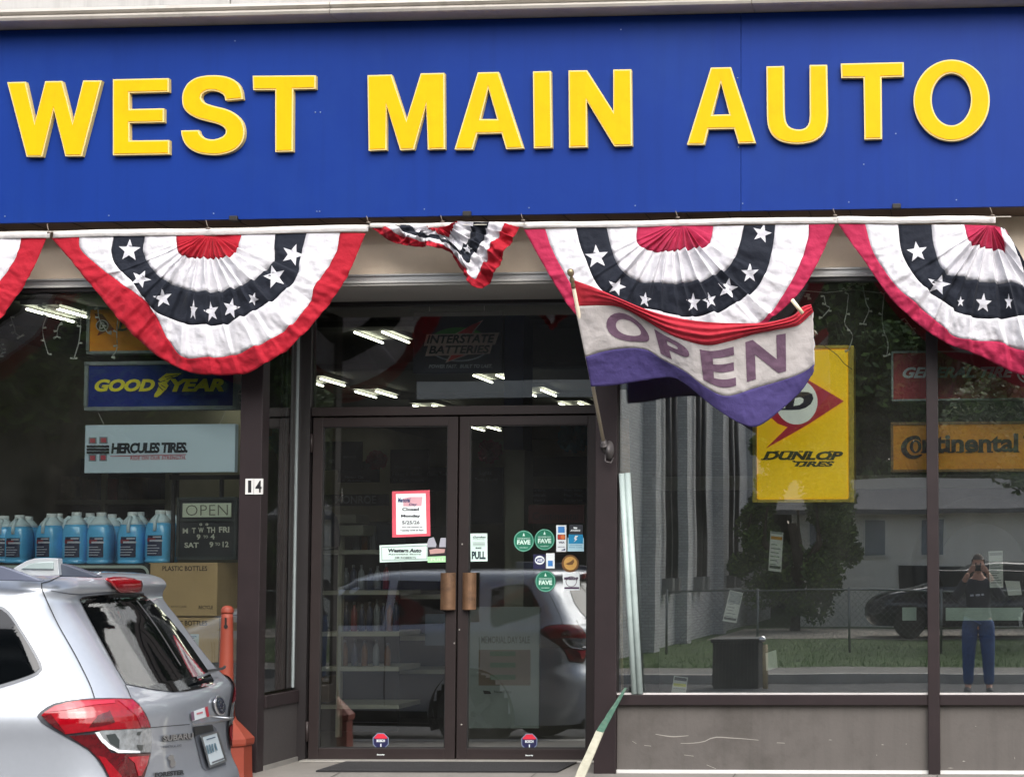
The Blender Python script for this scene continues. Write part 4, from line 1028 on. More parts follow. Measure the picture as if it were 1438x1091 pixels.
for (px, yt, yb, w, Y, lab, h) in (
    (38, 723, 789, 34, back, 'blue washer jug in the back row, second from the left edge', 0), (125, 718.5, 790, 32, back, 'blue washer jug in the back row between the two with side handles', 0),
    (156, 720, 791, 32, back, 'blue washer jug in the back row with its handle at the right', 1), (195, 717, 790, 32, back, 'blue washer jug in the back row, second from the right', 0), (233, 715, 789, 32, back, 'blue washer jug in the back row beside the hours board', 1), (80, 719, 790, 34, back, 'blue washer jug mostly hidden behind the front jug third from the left', 0),
    (4, 722, 790, 36, front, 'front row blue washer jug cut by the left edge of the picture', 0), (26, 721, 791, 36, front, 'front row blue washer jug, second from the left edge', 0), (71, 719, 791, 38, front, 'front row blue washer jug, third from the left edge', 0), (106, 717, 792, 36, front, 'front row blue washer jug with a handle on its left, the left one of two', -1),
    (141, 717.5, 792, 36, front, 'front row blue washer jug with a handle on its left, the right one of two', -1), (185, 717, 792, 38, front, 'front row blue washer jug, second from the right', 0), (224, 714.5, 790, 38, front, 'front row blue washer jug next to the hours board', 0)):
    jug(px, yt, yb, w, Y, lab, h)
# ---- icicle lights
M_ic = mat('icicle light wire', (206, 206, 200), .5); M_bulb = mat('icicle bulb', (226, 226, 214), .3)
def icicles(label, strands, Y, base):
    t = thing('icicle_lights', label, 'string lights', P(base[0], base[1], Y)); rr = random.Random(base[0])
    for pts in strands:
        w = [P(x, y, Y+rr.uniform(-.01, .01)) for x, y in cr(pts, 16)]; m_ = MB(); m_.tube(w, .0035, 6)
        o = m_.build('strand', M_ic, t, smooth=True); a = MB()
        for p in w[::5]+[w[-1]]:
            q = p+Vector((rr.choice((-1, 1))*.022, 0, rr.uniform(-.012, .014))); a.tube([p, q], [.004, .0075], 6)
        a.build('bulb', M_bulb, o, smooth=True)
    return t
z_ = ZM(0, 300, 3.994)
icicles('white icicle lights hanging inside the top of the left window', [z_(l) for l in ([(60, 580), (75, 620), (90, 670), (115, 690)], [(0, 740), (15, 770), (0, 800)], [(262, 575), (240, 640), (245, 700), (270, 785)], [(350, 600), (325, 640), (320, 690)], [(455, 540), (450, 660), (440, 730), (415, 815)], [(548, 530), (560, 600), (605, 670)], [(660, 590), (655, 670), (655, 760), (625, 805)], [(240, 500), (232, 525)], [(330, 490), (330, 530)], [(1350, 905), (1370, 960), (1335, 1005), (1365, 1060)])], .10, (90, 425))
z_ = ZM(1060, 300, 3.804)
icicles('white icicle lights hanging inside the top of the right window', [z_(l) for l in ([(370, 440), (380, 490), (400, 505), (360, 555)], [(500, 430), (490, 530), (480, 590), (522, 650), (500, 730)], [(575, 380), (595, 480), (610, 515), (578, 590)], [(690, 430), (680, 560), (690, 630), (712, 690), (705, 760)], [(800, 560), (830, 600), (860, 640)], [(490, 410), (520, 380)], [(560, 385), (590, 370)], [(275, 430), (300, 455)])], .10, (1180, 412))
m_ = MB(); m_.tube([P(x, y, .09) for x, y in [(1125, 408), (1160, 411), (1200, 407), (1240, 412), (1290, 405), (1340, 412), (1400, 404)]], .003, 6); tag(m_.build('light_wire', M_ic, None, smooth=True), 'white wire of the icicle lights strung along the top of the right window', 'wire')
m_ = MB(); m_.tube([P(x, y, .10) for x, y in cr([(1155, 484), (1175, 498), (1185, 510), (1197, 519)], 12)], .0028, 6); tag(m_.build('cable', mat('dark cable', (40, 34, 30), .6), None, smooth=True), 'thin dark cable drooping across the yellow sign corner', 'cable')

# ================================================================ signs in the right window
M_yac = mat('yellow acrylic', (248, 200, 0), .3, var=.03, coat=.2, emit=.22); M_yed = mat('yellow sign edge', (220, 190, 60), .35, var=.15)  # weak glow added to the panel to brighten it behind the glass
Yd = .14
t = thing('tire_brand_sign', 'tall bright yellow tyre brand sign with red arrow emblem behind the OPEN flag', 'sign', P(1128, 705, Yd))
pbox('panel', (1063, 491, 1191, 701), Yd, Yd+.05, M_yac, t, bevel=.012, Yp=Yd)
for r in ((1057, 485.5, 1063, 705.5), (1191.5, 485.5, 1199.5, 705.5), (1063, 485.5, 1191.5, 490), (1063, 701, 1191.5, 705.5)): pbox('frame_bar', r, Yd-.012, Yd+.16, M_yed, t, bevel=.004, Yp=Yd)
z_ = ZM(1050, 480, 4.744); DR = mat('crimson print', (168, 34, 46), .45, emit=.22); DW = mat('off white print', (228, 232, 220), .45, emit=.22); DB = mat('black green print', (22, 30, 34), .45)  # red and white prints carry the same added glow
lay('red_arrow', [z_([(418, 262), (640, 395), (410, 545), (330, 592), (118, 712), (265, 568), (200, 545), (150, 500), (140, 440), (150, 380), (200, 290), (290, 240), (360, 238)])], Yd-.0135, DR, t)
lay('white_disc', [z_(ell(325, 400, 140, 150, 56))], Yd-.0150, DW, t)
lay('letter_d', [z_([(185, 455), (300, 455), (345, 452), (385, 440), (420, 415), (438, 380), (430, 348), (400, 334), (320, 332), (230, 332), (245, 345), (250, 440)]), z_([(305, 428), (315, 375), (350, 368), (372, 380), (370, 402), (345, 420)])], Yd-.0165, DB, t)
a = MB(); text_px(a, 'DUNLOP', (1071, 633.5, 1184, 646), Yd-.0135, None, .05, .3, .98); text_px(a, 'TIRES', (1114, 647.5, 1172, 655), Yd-.0135, None, .05, .3); a.build('lettering', mat('black print2', (40, 30, 14), .45), t)
# slab serifs of the slanted capitals
a = MB()
for x, y, w in ((1069, 645, 8), (1088, 634, 7), (1100, 634, 7), (1107, 645, 7), (1107, 634, 6), (1122, 634, 6), (1131, 645, 6), (1131, 634, 7), (1161, 645, 8), (1164, 634, 7), (1113, 647.5, 4), (1122, 654.5, 5), (1133, 654.5, 4), (1143, 654.5, 5)):
    flat_px(a, [[(x, y-.9), (x+w, y-.9), (x+w-.5, y+.9), (x-.5, y+.9)]], Yd-.0142)
a.build('lettering', MATS['black print2'], t)
Yg = .22
t = framed('tire_brand_sign', 'dark red tyre brand sign with white slanted capitals at the upper right', (1252, 492, 1500, 562), Yg, mat('dark red acrylic', (178, 28, 46), .35, dirt=(130, 50, 58)), M_alu, 2.5)
GWm = mat('general white', (236, 238, 238), .5)
a = MB(); text_px(a, 'GENERAL TIRE', (1267.5, 515.5, 1425, 531), Yg-.004, None, .04, .35, 1.0, .005); text_px(a, 'G', (1434, 513, 1452, 534), Yg-.004, None, .03); a.build('lettering', GWm, t)
lay('emblem_ring', [ell(1443, 523, 15, 15, 32), ell(1443, 523, 12.5, 12.5, 32)[::-1]], Yg-.004, GWm, t)
t = framed('tire_brand_sign', 'orange tyre brand sign with black lower case lettering at the right', (1251, 592, 1500, 662), Yg, mat('orange acrylic', (248, 164, 28), .35, var=.04, dirt=(210, 126, 24)), mat('brown sign frame', (140, 104, 60), .5), 3.5)
CB = mat('continental black', (40, 30, 14), .5)
z_ = ZM(1140, 540, 4.825)
C_o = cr([(745, 400), (728, 352), (690, 346), (645, 360), (612, 395), (604, 435), (622, 475), (660, 500), (705, 500), (748, 480)], 30); C_i = cr([(745, 470), (700, 480), (665, 470), (642, 435), (652, 395), (685, 375), (720, 385), (735, 405)], 24)
lay('letter_c', [z_(C_o+C_i)], Yg-.004, CB, t)
lay('letter_o', [z_(ell(703, 420, 40, 44, 32)), z_(ell(703, 420, 17, 34, 24)[::-1])], Yg-.006, CB, t)
lay('letter_o_gap', [z_(ell(703, 420, 46, 50, 32)), z_(ell(703, 420, 41, 45, 32)[::-1])], Yg-.005, MATS['orange acrylic'], t)
a = MB(); text_px(a, 'ntinental', (1295, 609.5, 1430, 635.5), Yg-.004, None, .035, 0, .98, .008); text_px(a, 'T', (1437, 612, 1455, 634), Yg-.004, None, .02); a.build('lettering', CB, t)
a = MB()      # slab serifs
for x in (1297, 1309, 1321, 1335, 1347, 1360, 1377, 1390, 1427):
    flat_px(a, [[(x-4, 634.2-.008*(x-1297)), (x+4.5, 634.2-.008*(x-1297)), (x+4.5, 636-.008*(x-1297)), (x-4, 636-.008*(x-1297))]], Yg-.0045)
a.build('lettering', CB, t)
# grey rail across the display
o = pbox('display_rail', (880, 667, 1520, 686), 1.2, 1.3, mat('grey rail', (112, 118, 116), .6, var=.08), None, Yp=1.2); tag(o, 'grey horizontal display rail running behind the orange tyre sign', 'rail')
# ---- leaning white tubes and bamboo stick
M_wtube = mat('white plastic tube', (164, 178, 176), .45, var=.06, dirt=(120, 134, 130), dscale=7)
for i, (a_, b_, lab) in enumerate((((873, 665), (891, 974), 'left one of two long white tubes leaning at the edge of the right window'), ((881, 664), (899, 974), 'right one of two long white tubes leaning at the edge of the right window'))):
    m_ = MB(); m_.tube([P(a_[0], a_[1], -.034), P(b_[0], b_[1], -.034)], .019, 14); o = m_.build('plastic_tube', M_wtube, None, smooth=True); tag(o, lab, 'tube', 'white tubes leaning in the window corner')
m_ = MB(); m_.tube([P(877, 588, .05), P(878, 664, .05)], [.030, .032], 12); o = m_.build('wooden_post', mat('brown weathered wood', (150, 118, 92), .85, var=.3, vscale=14), None, smooth=True); tag(o, 'short brown wooden post end above the white tubes', 'post')
m_ = MB(); m_.tube([P(870, 700, .07), P(874, 974, .07)], .009, 8); o = m_.build('wooden_strip', mat('pale wood strip', (176, 150, 124), .8, var=.3, vscale=14), None, smooth=True); tag(o, 'thin pale wooden strip beside the right pillar inside the glass', 'strip')
# ---- tags on tyres / stickers on the glass of the right window
M_tag = mat('white paper tag', (206, 208, 202), .7, var=.05); M_tink = mat('tag print', (90, 96, 100), .7)
def tagcard(label, pts, bands, lines=6, Y=.055, col=None):
    t = thing('price_tag', label, 'tag', P(sum(p[0] for p in pts)/4, max(p[1] for p in pts), Y))
    lo = MB(); W = [P(x, y, Y) for x, y in pts]; W2 = [w+Vector((0, .0015, 0)) for w in W]
    lo.add(W+W2, [orient(W, (0, 1, 2, 3)), (4, 5, 6, 7), (0, 1, 5, 4), (1, 2, 6, 5), (2, 3, 7, 6), (3, 0, 4, 7)]); lo.build('card', col or M_tag, t)
    (ax, ay), (bx, by), (cx_, cy_), (dx, dy) = pts
    def q(u, v): return (ax+(bx-ax)*u+(dx-ax)*v+((cx_-bx)-(dx-ax))*u*v, ay+(by-ay)*u+(dy-ay)*v+((cy_-by)-(dy-ay))*u*v)
    for v0, v1, m_ in bands:
        a = MB(); flat_px(a, [[q(.06, v0), q(.94, v0), q(.94, v1), q(.06, v1)]], Y-.002); a.build('band', m_, t)
    a = MB(); rr = random.Random(int(ax))
    for k in range(lines):
        v = .32+.6*k/lines; e = rr.uniform(.5, .9); flat_px(a, [[q(.1, v), q(e, v), q(e, v+.018), q(.1, v+.018)]], Y-.0022)
    if lines: a.build('print_line', M_tink, t)
    return t
TO = mat('tag orange', (196, 140, 50), .6); TK = mat('tag dark', (60, 64, 66), .6); TY = mat('tag yellow', (200, 200, 90), .6); TG = mat('tag grey', (150, 154, 154), .6)
tagcard('white price tag with an orange band, upper one left of the mullion', [(1082, 745.5), (1100, 747.5), (1097, 803), (1079, 801)], ((0, .06, TG), (.12, .2, TO), (.86, .93, TK)))
tagcard('tilted grey and white rounded label above the black bin', [(1025, 828), (1043.5, 832.5), (1034, 874.5), (1014.5, 871.5)], ((.03, .4, TG), (.86, .94, TK)))
tagcard('small blank cream paper beside the black bin', [(1075, 917), (1090, 912), (1092, 937), (1076, 941.5)], (), 0)
tagcard('small paper label with a yellow band at the foot of the right window', [(946.5, 948.5), (966, 951), (963, 973.5), (942.5, 972.5)], ((.05, .25, TK), (.42, .6, TY)), 3)
tagcard('tall white price tag beside the mullion at the far right', [(1388, 774), (1408, 773), (1409, 825), (1390, 825)], ((.04, .12, TG), (.3, .34, TK)), 9, Y=.06)
tagcard('cream paper square at the right edge behind the glass', [(1411, 815), (1432, 816), (1435, 835), (1416, 836)], (), 0, Y=.2)
# ---- round tyre display and black bin
M_rub = mat('tyre rubber', (24, 26, 30), .75, var=.15)
cc = P(1379, 795, .95); rt_ = 100*(11.95)/F
t = thing('tire', 'big black tyre standing in the far right window behind a pale paper strip', 'tyre', cc-Vector((0, 0, rt_)))
m_ = MB(); n = 64; prof = [(.62, -.10), (.80, -.125), (.93, -.12), (1.0, -.09), (1.0, .09), (.93, .12), (.80, .125), (.62, .10)]
vs = []; 
for i in range(n):
    a = 2*math.pi*i/n
    for r, y in prof: vs.append(cc+Vector((rt_*.98*r*math.cos(a), y, rt_*.98*r*math.sin(a))))
k_ = len(prof); fs = [(i*k_+j, ((i+1) % n)*k_+j, ((i+1) % n)*k_+(j+1) % k_, i*k_+(j+1) % k_) for i in range(n) for j in range(k_)]
m_.add(vs, fs).build('tyre_body', M_rub, t, smooth=True)
MB().tube([cc+Vector((0, -.06, 0)), cc+Vector((0, .06, 0))], rt_*.6, 40).build('rim', mat('dark rim', (34, 36, 42), .4, metal=.3), t)
M_strip = mat('pale green paper', (176, 194, 182), .7)
o = pbox('paper_strip', (1328, 853, 1436, 871), .30, .302, M_strip, None, Yp=.3); tag(o, 'wide pale paper strip lying in front of the display tyre right of the mullion', 'paper')
o = pbox('paper_strip', (1267, 852.5, 1287, 871), .30, .302, M_strip, None, Yp=.3); tag(o, 'short pale paper strip just left of the mullion', 'paper')
# ================================================================ stickers on the doors
Ydr = DY-.0075
def sticker(name, label, Y=Ydr, cat='sticker', grp=None, at=(0, 0)): return thing(name, label, cat, P(at[0], at[1], Y), grp)
W_ = mat('sticker white', (226, 234, 236), .5, var=.02); BK = mat('sticker black', (40, 44, 52), .6)
t = sticker('closing_notice', 'white closing notice in a red paper frame taped to the left door', cat='notice', at=(577, 752))
lay('red_paper', [[(550.5, 690), (603.5, 688), (604.5, 752.5), (550.8, 754.5)]], Ydr, mat('red paper', (206, 84, 100), .7), t)
lay('white_sheet', [[(556, 693.5), (597.8, 692.5), (599, 749), (556.5, 750.5)]], Ydr-.0015, W_, t)
zN = ZM(540, 680, 9.09)
lay('flag_graphic', [zN([(235, 180), (320, 160), (485, 160), (470, 275), (240, 280)])], Ydr-.0025, mat('pale flag print', (206, 160, 170), .6), t)
a = MB(); text_px(a, 'Memorial', zN([(170, 170)])[0]+zN([(330, 230)])[0], Ydr-.0035, None, .04, .2); text_px(a, 'Day', zN([(310, 240)])[0]+zN([(415, 278)])[0], Ydr-.0035, None, .03, .2); a.build('lettering', mat('navy print', (40, 56, 100), .6), t)
a = MB()
for s_, r, b_ in (('Closed', (225, 298, 440, 338), .03), ('Monday', (210, 385, 458, 430), .04), ('5/25/26', (225, 465, 448, 508), .02), ('We will reopen on', (220, 538, 482, 558), .03), ('Tuesday 5/26 at 9am', (198, 575, 498, 602), .03)):
    text_px(a, s_, zN([(r[0], r[1])])[0]+zN([(r[2], r[3])])[0], Ydr-.0035, None, b_, 0, 1, .01)
a.build('lettering', BK, t)
t = sticker('name_plate', 'pale mint nameplate reading Western Auto on the left door', cat='nameplate', at=(565, 787)); MINT = mat('mint print', (206, 230, 222), .5)
lay('plate', [[(533, 765.5), (602, 762.8), (602, 787), (533.5, 789.5)]], Ydr-.0005, MINT, t)
a = MB()
lay('border', [[(535.5, 768), (600, 765.5), (600, 785), (536, 787)], [(536.3, 768.8), (536.8, 786.2), (599.2, 784.2), (599.2, 766.4)]], Ydr-.002, mat('grey line', (120, 136, 136), .6), t)
text_px(a, 'Western Auto', (545, 770, 592, 775.5), Ydr-.002, None, .05, .15); text_px(a, 'Associate Store', (545, 777, 591, 779), Ydr-.002, None, .02); text_px(a, 'JIM ROBERTS', (554, 781.5, 584, 785), Ydr-.002, None, .01); a.build('lettering', BK, t)
t = sticker('push_sticker', 'small sticker with two grey gloves and a green PULL tab on the left door', at=(614, 789)); 
lay('backing', [rrect(600.5, 765, 627.5, 789.5, 2)], Ydr-.0012, mat('dark sticker', (34, 30, 34), .5), t)
lay('glove', [[(600, 762), (602, 756), (609, 754), (613, 764), (612, 768), (600, 768)]], Ydr-.002, mat('grey glove', (150, 152, 162), .7), t)
lay('glove', [[(617, 764), (619, 755), (626, 755), (628, 760), (627.5, 768), (617, 768)]], Ydr-.002, mat('grey glove', (0,)*3), t)
lay('tire_strip', [[(603, 772), (612, 770), (625, 771), (624, 776), (604, 778)]], Ydr-.003, mat('dusty pink print', (176, 140, 136), .7), t)
lay('green_tab', [[(600.5, 781.5), (627.5, 780.5), (627.5, 789), (600.5, 789.8)]], Ydr-.003, mat('mint green tab', (164, 222, 164), .5), t)
a = MB(); text_px(a, 'PULL', (605, 783.5, 625, 787.5), Ydr-.004, None, .02); a.build('lettering', mat('pale green print', (206, 240, 200), .5), t)
t = sticker('pull_sticker', 'tall white PULL sticker at the left edge of the right door', at=(672, 788))
lay('backing', [[(660.5, 749), (684.3, 748.6), (684.6, 787.8), (661, 788.2)]], Ydr-.0005, MINT, t)
a = MB(); text_px(a, 'PULL', (662.5, 774, 682, 785), Ydr-.002, None, .05); text_px(a, 'Gordon', (664, 752.5, 682, 755.5), Ydr-.002, None, .03, .4); text_px(a, 'Manufacturing', (664, 756.5, 680, 758), Ydr-.002); text_px(a, 'BRAKES', (668, 768, 676, 770.5), Ydr-.002, None, .03)
for y in (761.5, 763.5, 765.5): flat_px(a, [[(664, y), (681, y), (681, y+.5), (664, y+.5)]], Ydr-.002)
a.build('lettering', mat('teal black print', (24, 48, 56), .6), t)
GRN = mat('fave green', (18, 112, 86), .45, var=.06); GRP = mat('pale green line', (130, 190, 170), .5)
for (cx_, cy_, lab) in ((735.5, 759.5, 'left one of the upper two'), (764.7, 757.5, 'right one of the upper two'), (766, 816, 'lowest one by itself')):
    t = sticker('round_sticker', f'round green FAVE sticker on the right door, {lab}', grp='round green FAVE stickers', at=(cx_, cy_+14))
    lay('disc', [ell(cx_, cy_, 14.3, 15, 40)], Ydr-.0005, GRN, t); lay('ring', [ell(cx_, cy_, 13.6, 14.3, 40), ell(cx_, cy_, 12.9, 13.5, 40)[::-1]], Ydr-.0018, GRP, t)
    a = MB(); text_px(a, 'FAVE', (cx_-9.3, cy_-1.5, cx_+9.3, cy_+5), Ydr-.002, None, .05); text_px(a, 'NEIGHBORHOOD', (cx_-9, cy_-4.8, cx_+9, cy_-2.5), Ydr-.002); text_px(a, 'nextdoor', (cx_-6, cy_+8, cx_+6, cy_+10), Ydr-.002)
    flat_px(a, [[(cx_-1.6, cy_-7), (cx_, cy_-12), (cx_+1.6, cy_-7)]], Ydr-.002); a.build('lettering', mat('white green print', (206, 232, 222), .5), t)
zP = ZM(650, 730, 7.989)
def zr(x0, y0, x1, y1): return zP([(x0, y0), (x1, y0), (x1, y1), (x0, y1)])
t = sticker('card_sticker', 'tall white sticker of stacked payment card marks at the top of the right door', at=(788, 774))
lay('backing', [zr(1048, 58, 1160, 355)], Ydr-.0005, W_, t)
lay('blue_mark', [zr(1068, 75, 1142, 142)], Ydr-.0018, mat('card blue', (60, 130, 200), .5), t); lay('brown_mark', [zr(1062, 162, 1150, 220)], Ydr-.0018, mat('card brown', (90, 44, 40), .5), t)
lay('orange_disc', [zP(ell(1122, 191, 26, 26, 24))], Ydr-.0026, mat('card orange', (216, 120, 60), .5), t); lay('red_disc', [zP(ell(1090, 191, 26, 26, 24))], Ydr-.0024, mat('card red', (190, 50, 40), .5), t)
a = MB(); text_px(a, 'VISA', zP([(1075, 240)])[0]+zP([(1140, 262)])[0], Ydr-.002, None, .04, .2); text_px(a, 'DISCOVER', zP([(1065, 298)])[0]+zP([(1145, 308)])[0], Ydr-.002, None, .03); flat_px(a, [zP([(1100, 340), (1148, 318), (1148, 340)])], Ydr-.002); a.build('lettering', mat('card navy', (40, 50, 90), .5), t)
t = sticker('wash_sticker', 'black sticker with a small white bird mark at the top right of the right door', at=(812, 748)); lay('backing', [zr(1195, 52, 1345, 160)], Ydr-.0005, BK, t)
a = MB(); flat_px(a, [zP([(1240, 78), (1285, 82), (1280, 100), (1245, 98)])], Ydr-.002); text_px(a, 'AWARDS', zP([(1205, 108)])[0]+zP([(1318, 128)])[0], Ydr-.002, None, .05, .2); a.build('lettering', W_, t)
t = sticker('blue_sticker', 'sky blue and white sticker with a white lightning figure on the right door', at=(809, 774)); lay('backing', [zr(1175, 200, 1358, 352)], Ydr-.0004, mat('pale cyan', (176, 214, 226), .5), t); lay('blue_field', [zr(1187, 162, 1348, 265)], Ydr-.0012, mat('cyan', (20, 140, 190), .5), t)
lay('white_figure', [zP([(1260, 175), (1295, 178), (1270, 205), (1285, 215), (1240, 252), (1262, 222), (1245, 212)])], Ydr-.0025, W_, t)
a = MB(); text_px(a, 'Goodguys', zP([(1200, 275)])[0]+zP([(1335, 288)])[0], Ydr-.0018, None, .02); text_px(a, 'Motor Credit', zP([(1195, 296)])[0]+zP([(1340, 312)])[0], Ydr-.0018); a.build('lettering', mat('cyan print', (60, 150, 190), .5), t)
t = sticker('navy_sticker', 'dark navy sticker with a white oval on the right door', at=(757, 798)); lay('backing', [zr(790, 385, 925, 548)], Ydr-.0005, mat('navy sticker', (26, 28, 70), .5), t); lay('oval', [zP(ell(862, 450, 55, 50, 28))], Ydr-.0018, W_, t); lay('oval_core', [zP(ell(862, 450, 45, 28, 28))], Ydr-.0026, mat('navy2', (50, 56, 120), .5), t)
a = MB(); text_px(a, 'ASE', zP([(830, 435)])[0]+zP([(894, 466)])[0], Ydr-.0036, None, .04); a.build('lettering', W_, t)
t = sticker('amex_sticker', 'small white sticker with a blue square low on it beside the navy one', at=(773, 798)); lay('backing', [zr(933, 372, 1030, 542)], Ydr-.0005, W_, t); lay('blue_mark', [zr(955, 455, 1008, 518)], Ydr-.0018, mat('card blue', (0,)*3), t)
t = sticker('gold_sticker', 'round gold seal sticker on the right door', at=(800, 802)); lay('disc', [zP(ell(1204, 488, 96, 98, 40))], Ydr-.0005, mat('brown seal', (110, 76, 40), .5), t); lay('gold_disc', [zP(ell(1206, 486, 74, 76, 36))], Ydr-.0018, mat('gold seal', (200, 156, 84), .45, var=.1, vscale=60), t); 
lay('seal_mark', [zP([(1150, 490), (1200, 470), (1240, 440), (1250, 470), (1230, 500), (1180, 505)])], Ydr-.0026, mat('brown seal', (0,)*3), t)
t = sticker('member_sticker', 'square white badge sticker with a purple base on the right door', at=(802, 829)); lay('backing', [zP([(1118, 598), (1308, 592), (1312, 785), (1130, 795)])], Ydr-.0005, W_, t); a = MB()
flat_px(a, [zP(ell(1215, 690, 62, 60, 32)), zP(ell(1215, 690, 56, 54, 32)[::-1])], Ydr-.002); text_px(a, 'MEMBERSHIP', zP([(1135, 640)])[0]+zP([(1295, 672)])[0], Ydr-.0026, None, .06); flat_px(a, [zr(1140, 752, 1305, 772)], Ydr-.002); a.build('lettering', mat('plum print', (70, 50, 76), .5), t)
for (cx_, cy_, lab) in ((534.7, 1040, 'left'), (743.3, 1041, 'right')):
    t = sticker('alarm_sticker', f'small octagonal security sticker at the foot of the {lab} door', grp='security stickers at the foot of the doors', at=(cx_, cy_+12))
    oc = [(cx_+12.3*math.cos(R(22.5+45*k))*.98, cy_+12.3*math.sin(R(22.5+45*k))) for k in range(8)]
    lay('rim', [oc], Ydr-.0004, mat('grey blue rim', (120, 132, 156), .5), t); ic = [(cx_+(x-cx_)*.9, cy_+(y-cy_)*.9) for x, y in oc]
    lay('navy_field', [ic], Ydr-.0016, mat('navy sticker', (0,)*3), t)
    lay('red_cap', [[p for p in ((ic[5][0], ic[5][1]), (ic[6][0], ic[6][1]), (cx_+9, cy_-5), (cx_+9, cy_-3.5), (cx_-9, cy_-3.5), (cx_-9, cy_-5))]], Ydr-.0026, mat('alarm red', (206, 40, 60), .5), t)
    a = MB(); text_px(a, 'BOSCH', (cx_-5.8, cy_-2.3, cx_+5.8, cy_+1.4), Ydr-.0036, None, .04); text_px(a, 'Security', (cx_-5.5, cy_+18, cx_+5.5, cy_+20.5), DY-.0235, None, .04); flat_px(a, [[(cx_-.7, cy_+4), (cx_+.8, cy_+3.5), (cx_+.8, cy_+8), (cx_-.4, cy_+8)]], Ydr-.0036)
    a.build('lettering', W_, t)
# ================================================================ silver estate car at the kerb
CA = .160
def car_frame(O, ca):
    H = Vector((-math.cos(ca), -math.sin(ca), 0)); W = Vector((-math.sin(ca), math.cos(ca), 0))
    return Vector(O), H, W
HT = [.25,.35,.45,.60,.68,.72,.76,.85,.95,1.03,1.07,1.10,1.14,1.25,1.38,1.47,1.505,1.53,1.555,1.575,1.592,1.602,1.608]
SRr= [.14,.09,.065,.055,.065,.085,.10,.105,.10,.095,.10,.12,.16,.245,.335,.40,.40,.385,.39,.42,.50,.75,1.15]
WI = [.06,.03,.01,.005,.005,.01,.015,.02,.016,.004,.012,.026,.042,.075,.115,.145,.16,.175,.20,.24,.31,.45,.62]
RC = [.22,.24,.25,.25,.25,.24,.23,.23,.23,.23,.23,.23,.23,.22,.20,.18,.17,.16,.16,.16,.18,.2,.2]
SF = [4.45,4.55,4.60,4.60,4.58,4.56,4.53,4.42,4.20,3.85,3.66,3.52,3.40,3.10,2.80,2.58,2.50,2.44,2.36,2.28,2.15,1.95,1.7]
def itp(x, xs, ys):
    if x <= xs[0]: return ys[0]
    for i in range(len(xs)-1):
        if x <= xs[i+1]:
            t = (x-xs[i])/(xs[i+1]-xs[i]); p0 = ys[max(i-1, 0)]; p1 = ys[i]; p2 = ys[i+1]; p3 = ys[min(i+2, len(ys)-1)]
            m1 = (p2-p0)/2*(xs[i+1]-xs[i])/max(1e-6, (xs[i+1]-xs[max(i-1, 0)])/2) if i > 0 else (p2-p1)
            m2 = (p3-p1)/2*(xs[i+1]-xs[i])/max(1e-6, (xs[min(i+2, len(xs)-1)]-xs[i])/2) if i < len(xs)-2 else (p2-p1)
            t2, t3 = t*t, t*t*t
            return (2*t3-3*t2+1)*p1+(t3-2*t2+t)*m1+(-2*t3+3*t2)*p2+(t3-t2)*m2
    return ys[-1]
CW = 1.795
def contour(h):
    sr, wi, rc, sf = itp(h, HT, SRr), itp(h, HT, WI), itp(h, HT, RC), itp(h, HT, SF)
    pts = []; crown = .07
    def sc(w): return sr + crown*((w-CW/2)/(CW/2))**2
    a, b = wi+rc, CW-wi-rc
    n = 24
    for i in range(n+1): w = a+(b-a)*i/n; pts.append((sc(w), w))
    c0 = sc(b)
    for i in range(1, 13): t = math.pi/2*i/12; pts.append((c0+rc*(1-math.cos(t)), b+rc*math.sin(t)))
    s0 = c0+rc; rf = .45; s1 = sf-rf
    for i in range(1, 90): pts.append((s0+(s1-s0)*i/90, CW-wi - .02*math.sin(math.pi*min(1, 0))))
    bb = CW-wi-rf; aa = wi+rf
    for i in range(0, 13): t = math.pi/2*i/12; pts.append((s1+rf*math.sin(t), bb+rf*math.cos(t)))
    for i in range(1, 24): pts.append((sf+.06*(1-((2*i/24-1)**2))-.0, bb+(aa-bb)*i/24))
    for i in range(0, 13): t = math.pi/2*i/12; pts.append((s1+rf*math.cos(t), aa-rf*math.sin(t)))
    for i in range(1, 90): pts.append((s1+(s0-s1)*i/90, wi))
    for i in range(0, 12): t = math.pi/2*i/12; pts.append((s0-rc*math.sin(t), a-rc*math.cos(t)))
    return pts
def levels():
    o = []
    for i in range(len(HT)-1):
        k = max(1, round((HT[i+1]-HT[i])/.018)); k = max(k, 2)
        for j in range(k): o.append(HT[i]+(HT[i+1]-HT[i])*j/k)
    return o+[HT[-1]]
def carbody(O, ca, z0):
    O, H, W = car_frame(O, ca); lv = levels(); vs = []; fs = []
    for h in lv:
        for s_, w in contour(h): vs.append((s_, w, h))
    n = len(contour(.5))
    for i in range(len(lv)-1):
        for k in range(n):
            k2 = (k+1) % n; f = (i*n+k, i*n+k2, (i+1)*n+k2, (i+1)*n+k)
            # open the wheel arches
            if all(any((vs[q][0]-c)**2+(vs[q][2]-.34)**2 < .385**2 for c in (1.08, 3.66)) and (vs[q][1] < .25 or vs[q][1] > CW-.25) for q in f): continue
            fs.append(f)
    fs.append([(len(lv)-1)*n+k for k in range(n)])
    wv = [O+H*s_+W*w+Vector((0, 0, z0+h)) for s_, w, h in vs]
    return wv, fs
def carpaint(name, rgb, metal=.75, flake=.0):
    m = mat(name, rgb, .33, metal=metal, var=.02, vscale=40, coat=.9); return m
M_sil = carpaint('silver car paint', (182, 188, 197), .5); M_cgl = mat('dark car glass', (6, 8, 10), .03, var=0, spec=.7, coat=.15); M_seam = mat('panel gap', (46, 48, 52), .6)
M_blk = mat('black car plastic', (26, 27, 29), .55); M_chr = mat('car chrome', (226, 228, 232), .3, metal=1, var=.02)
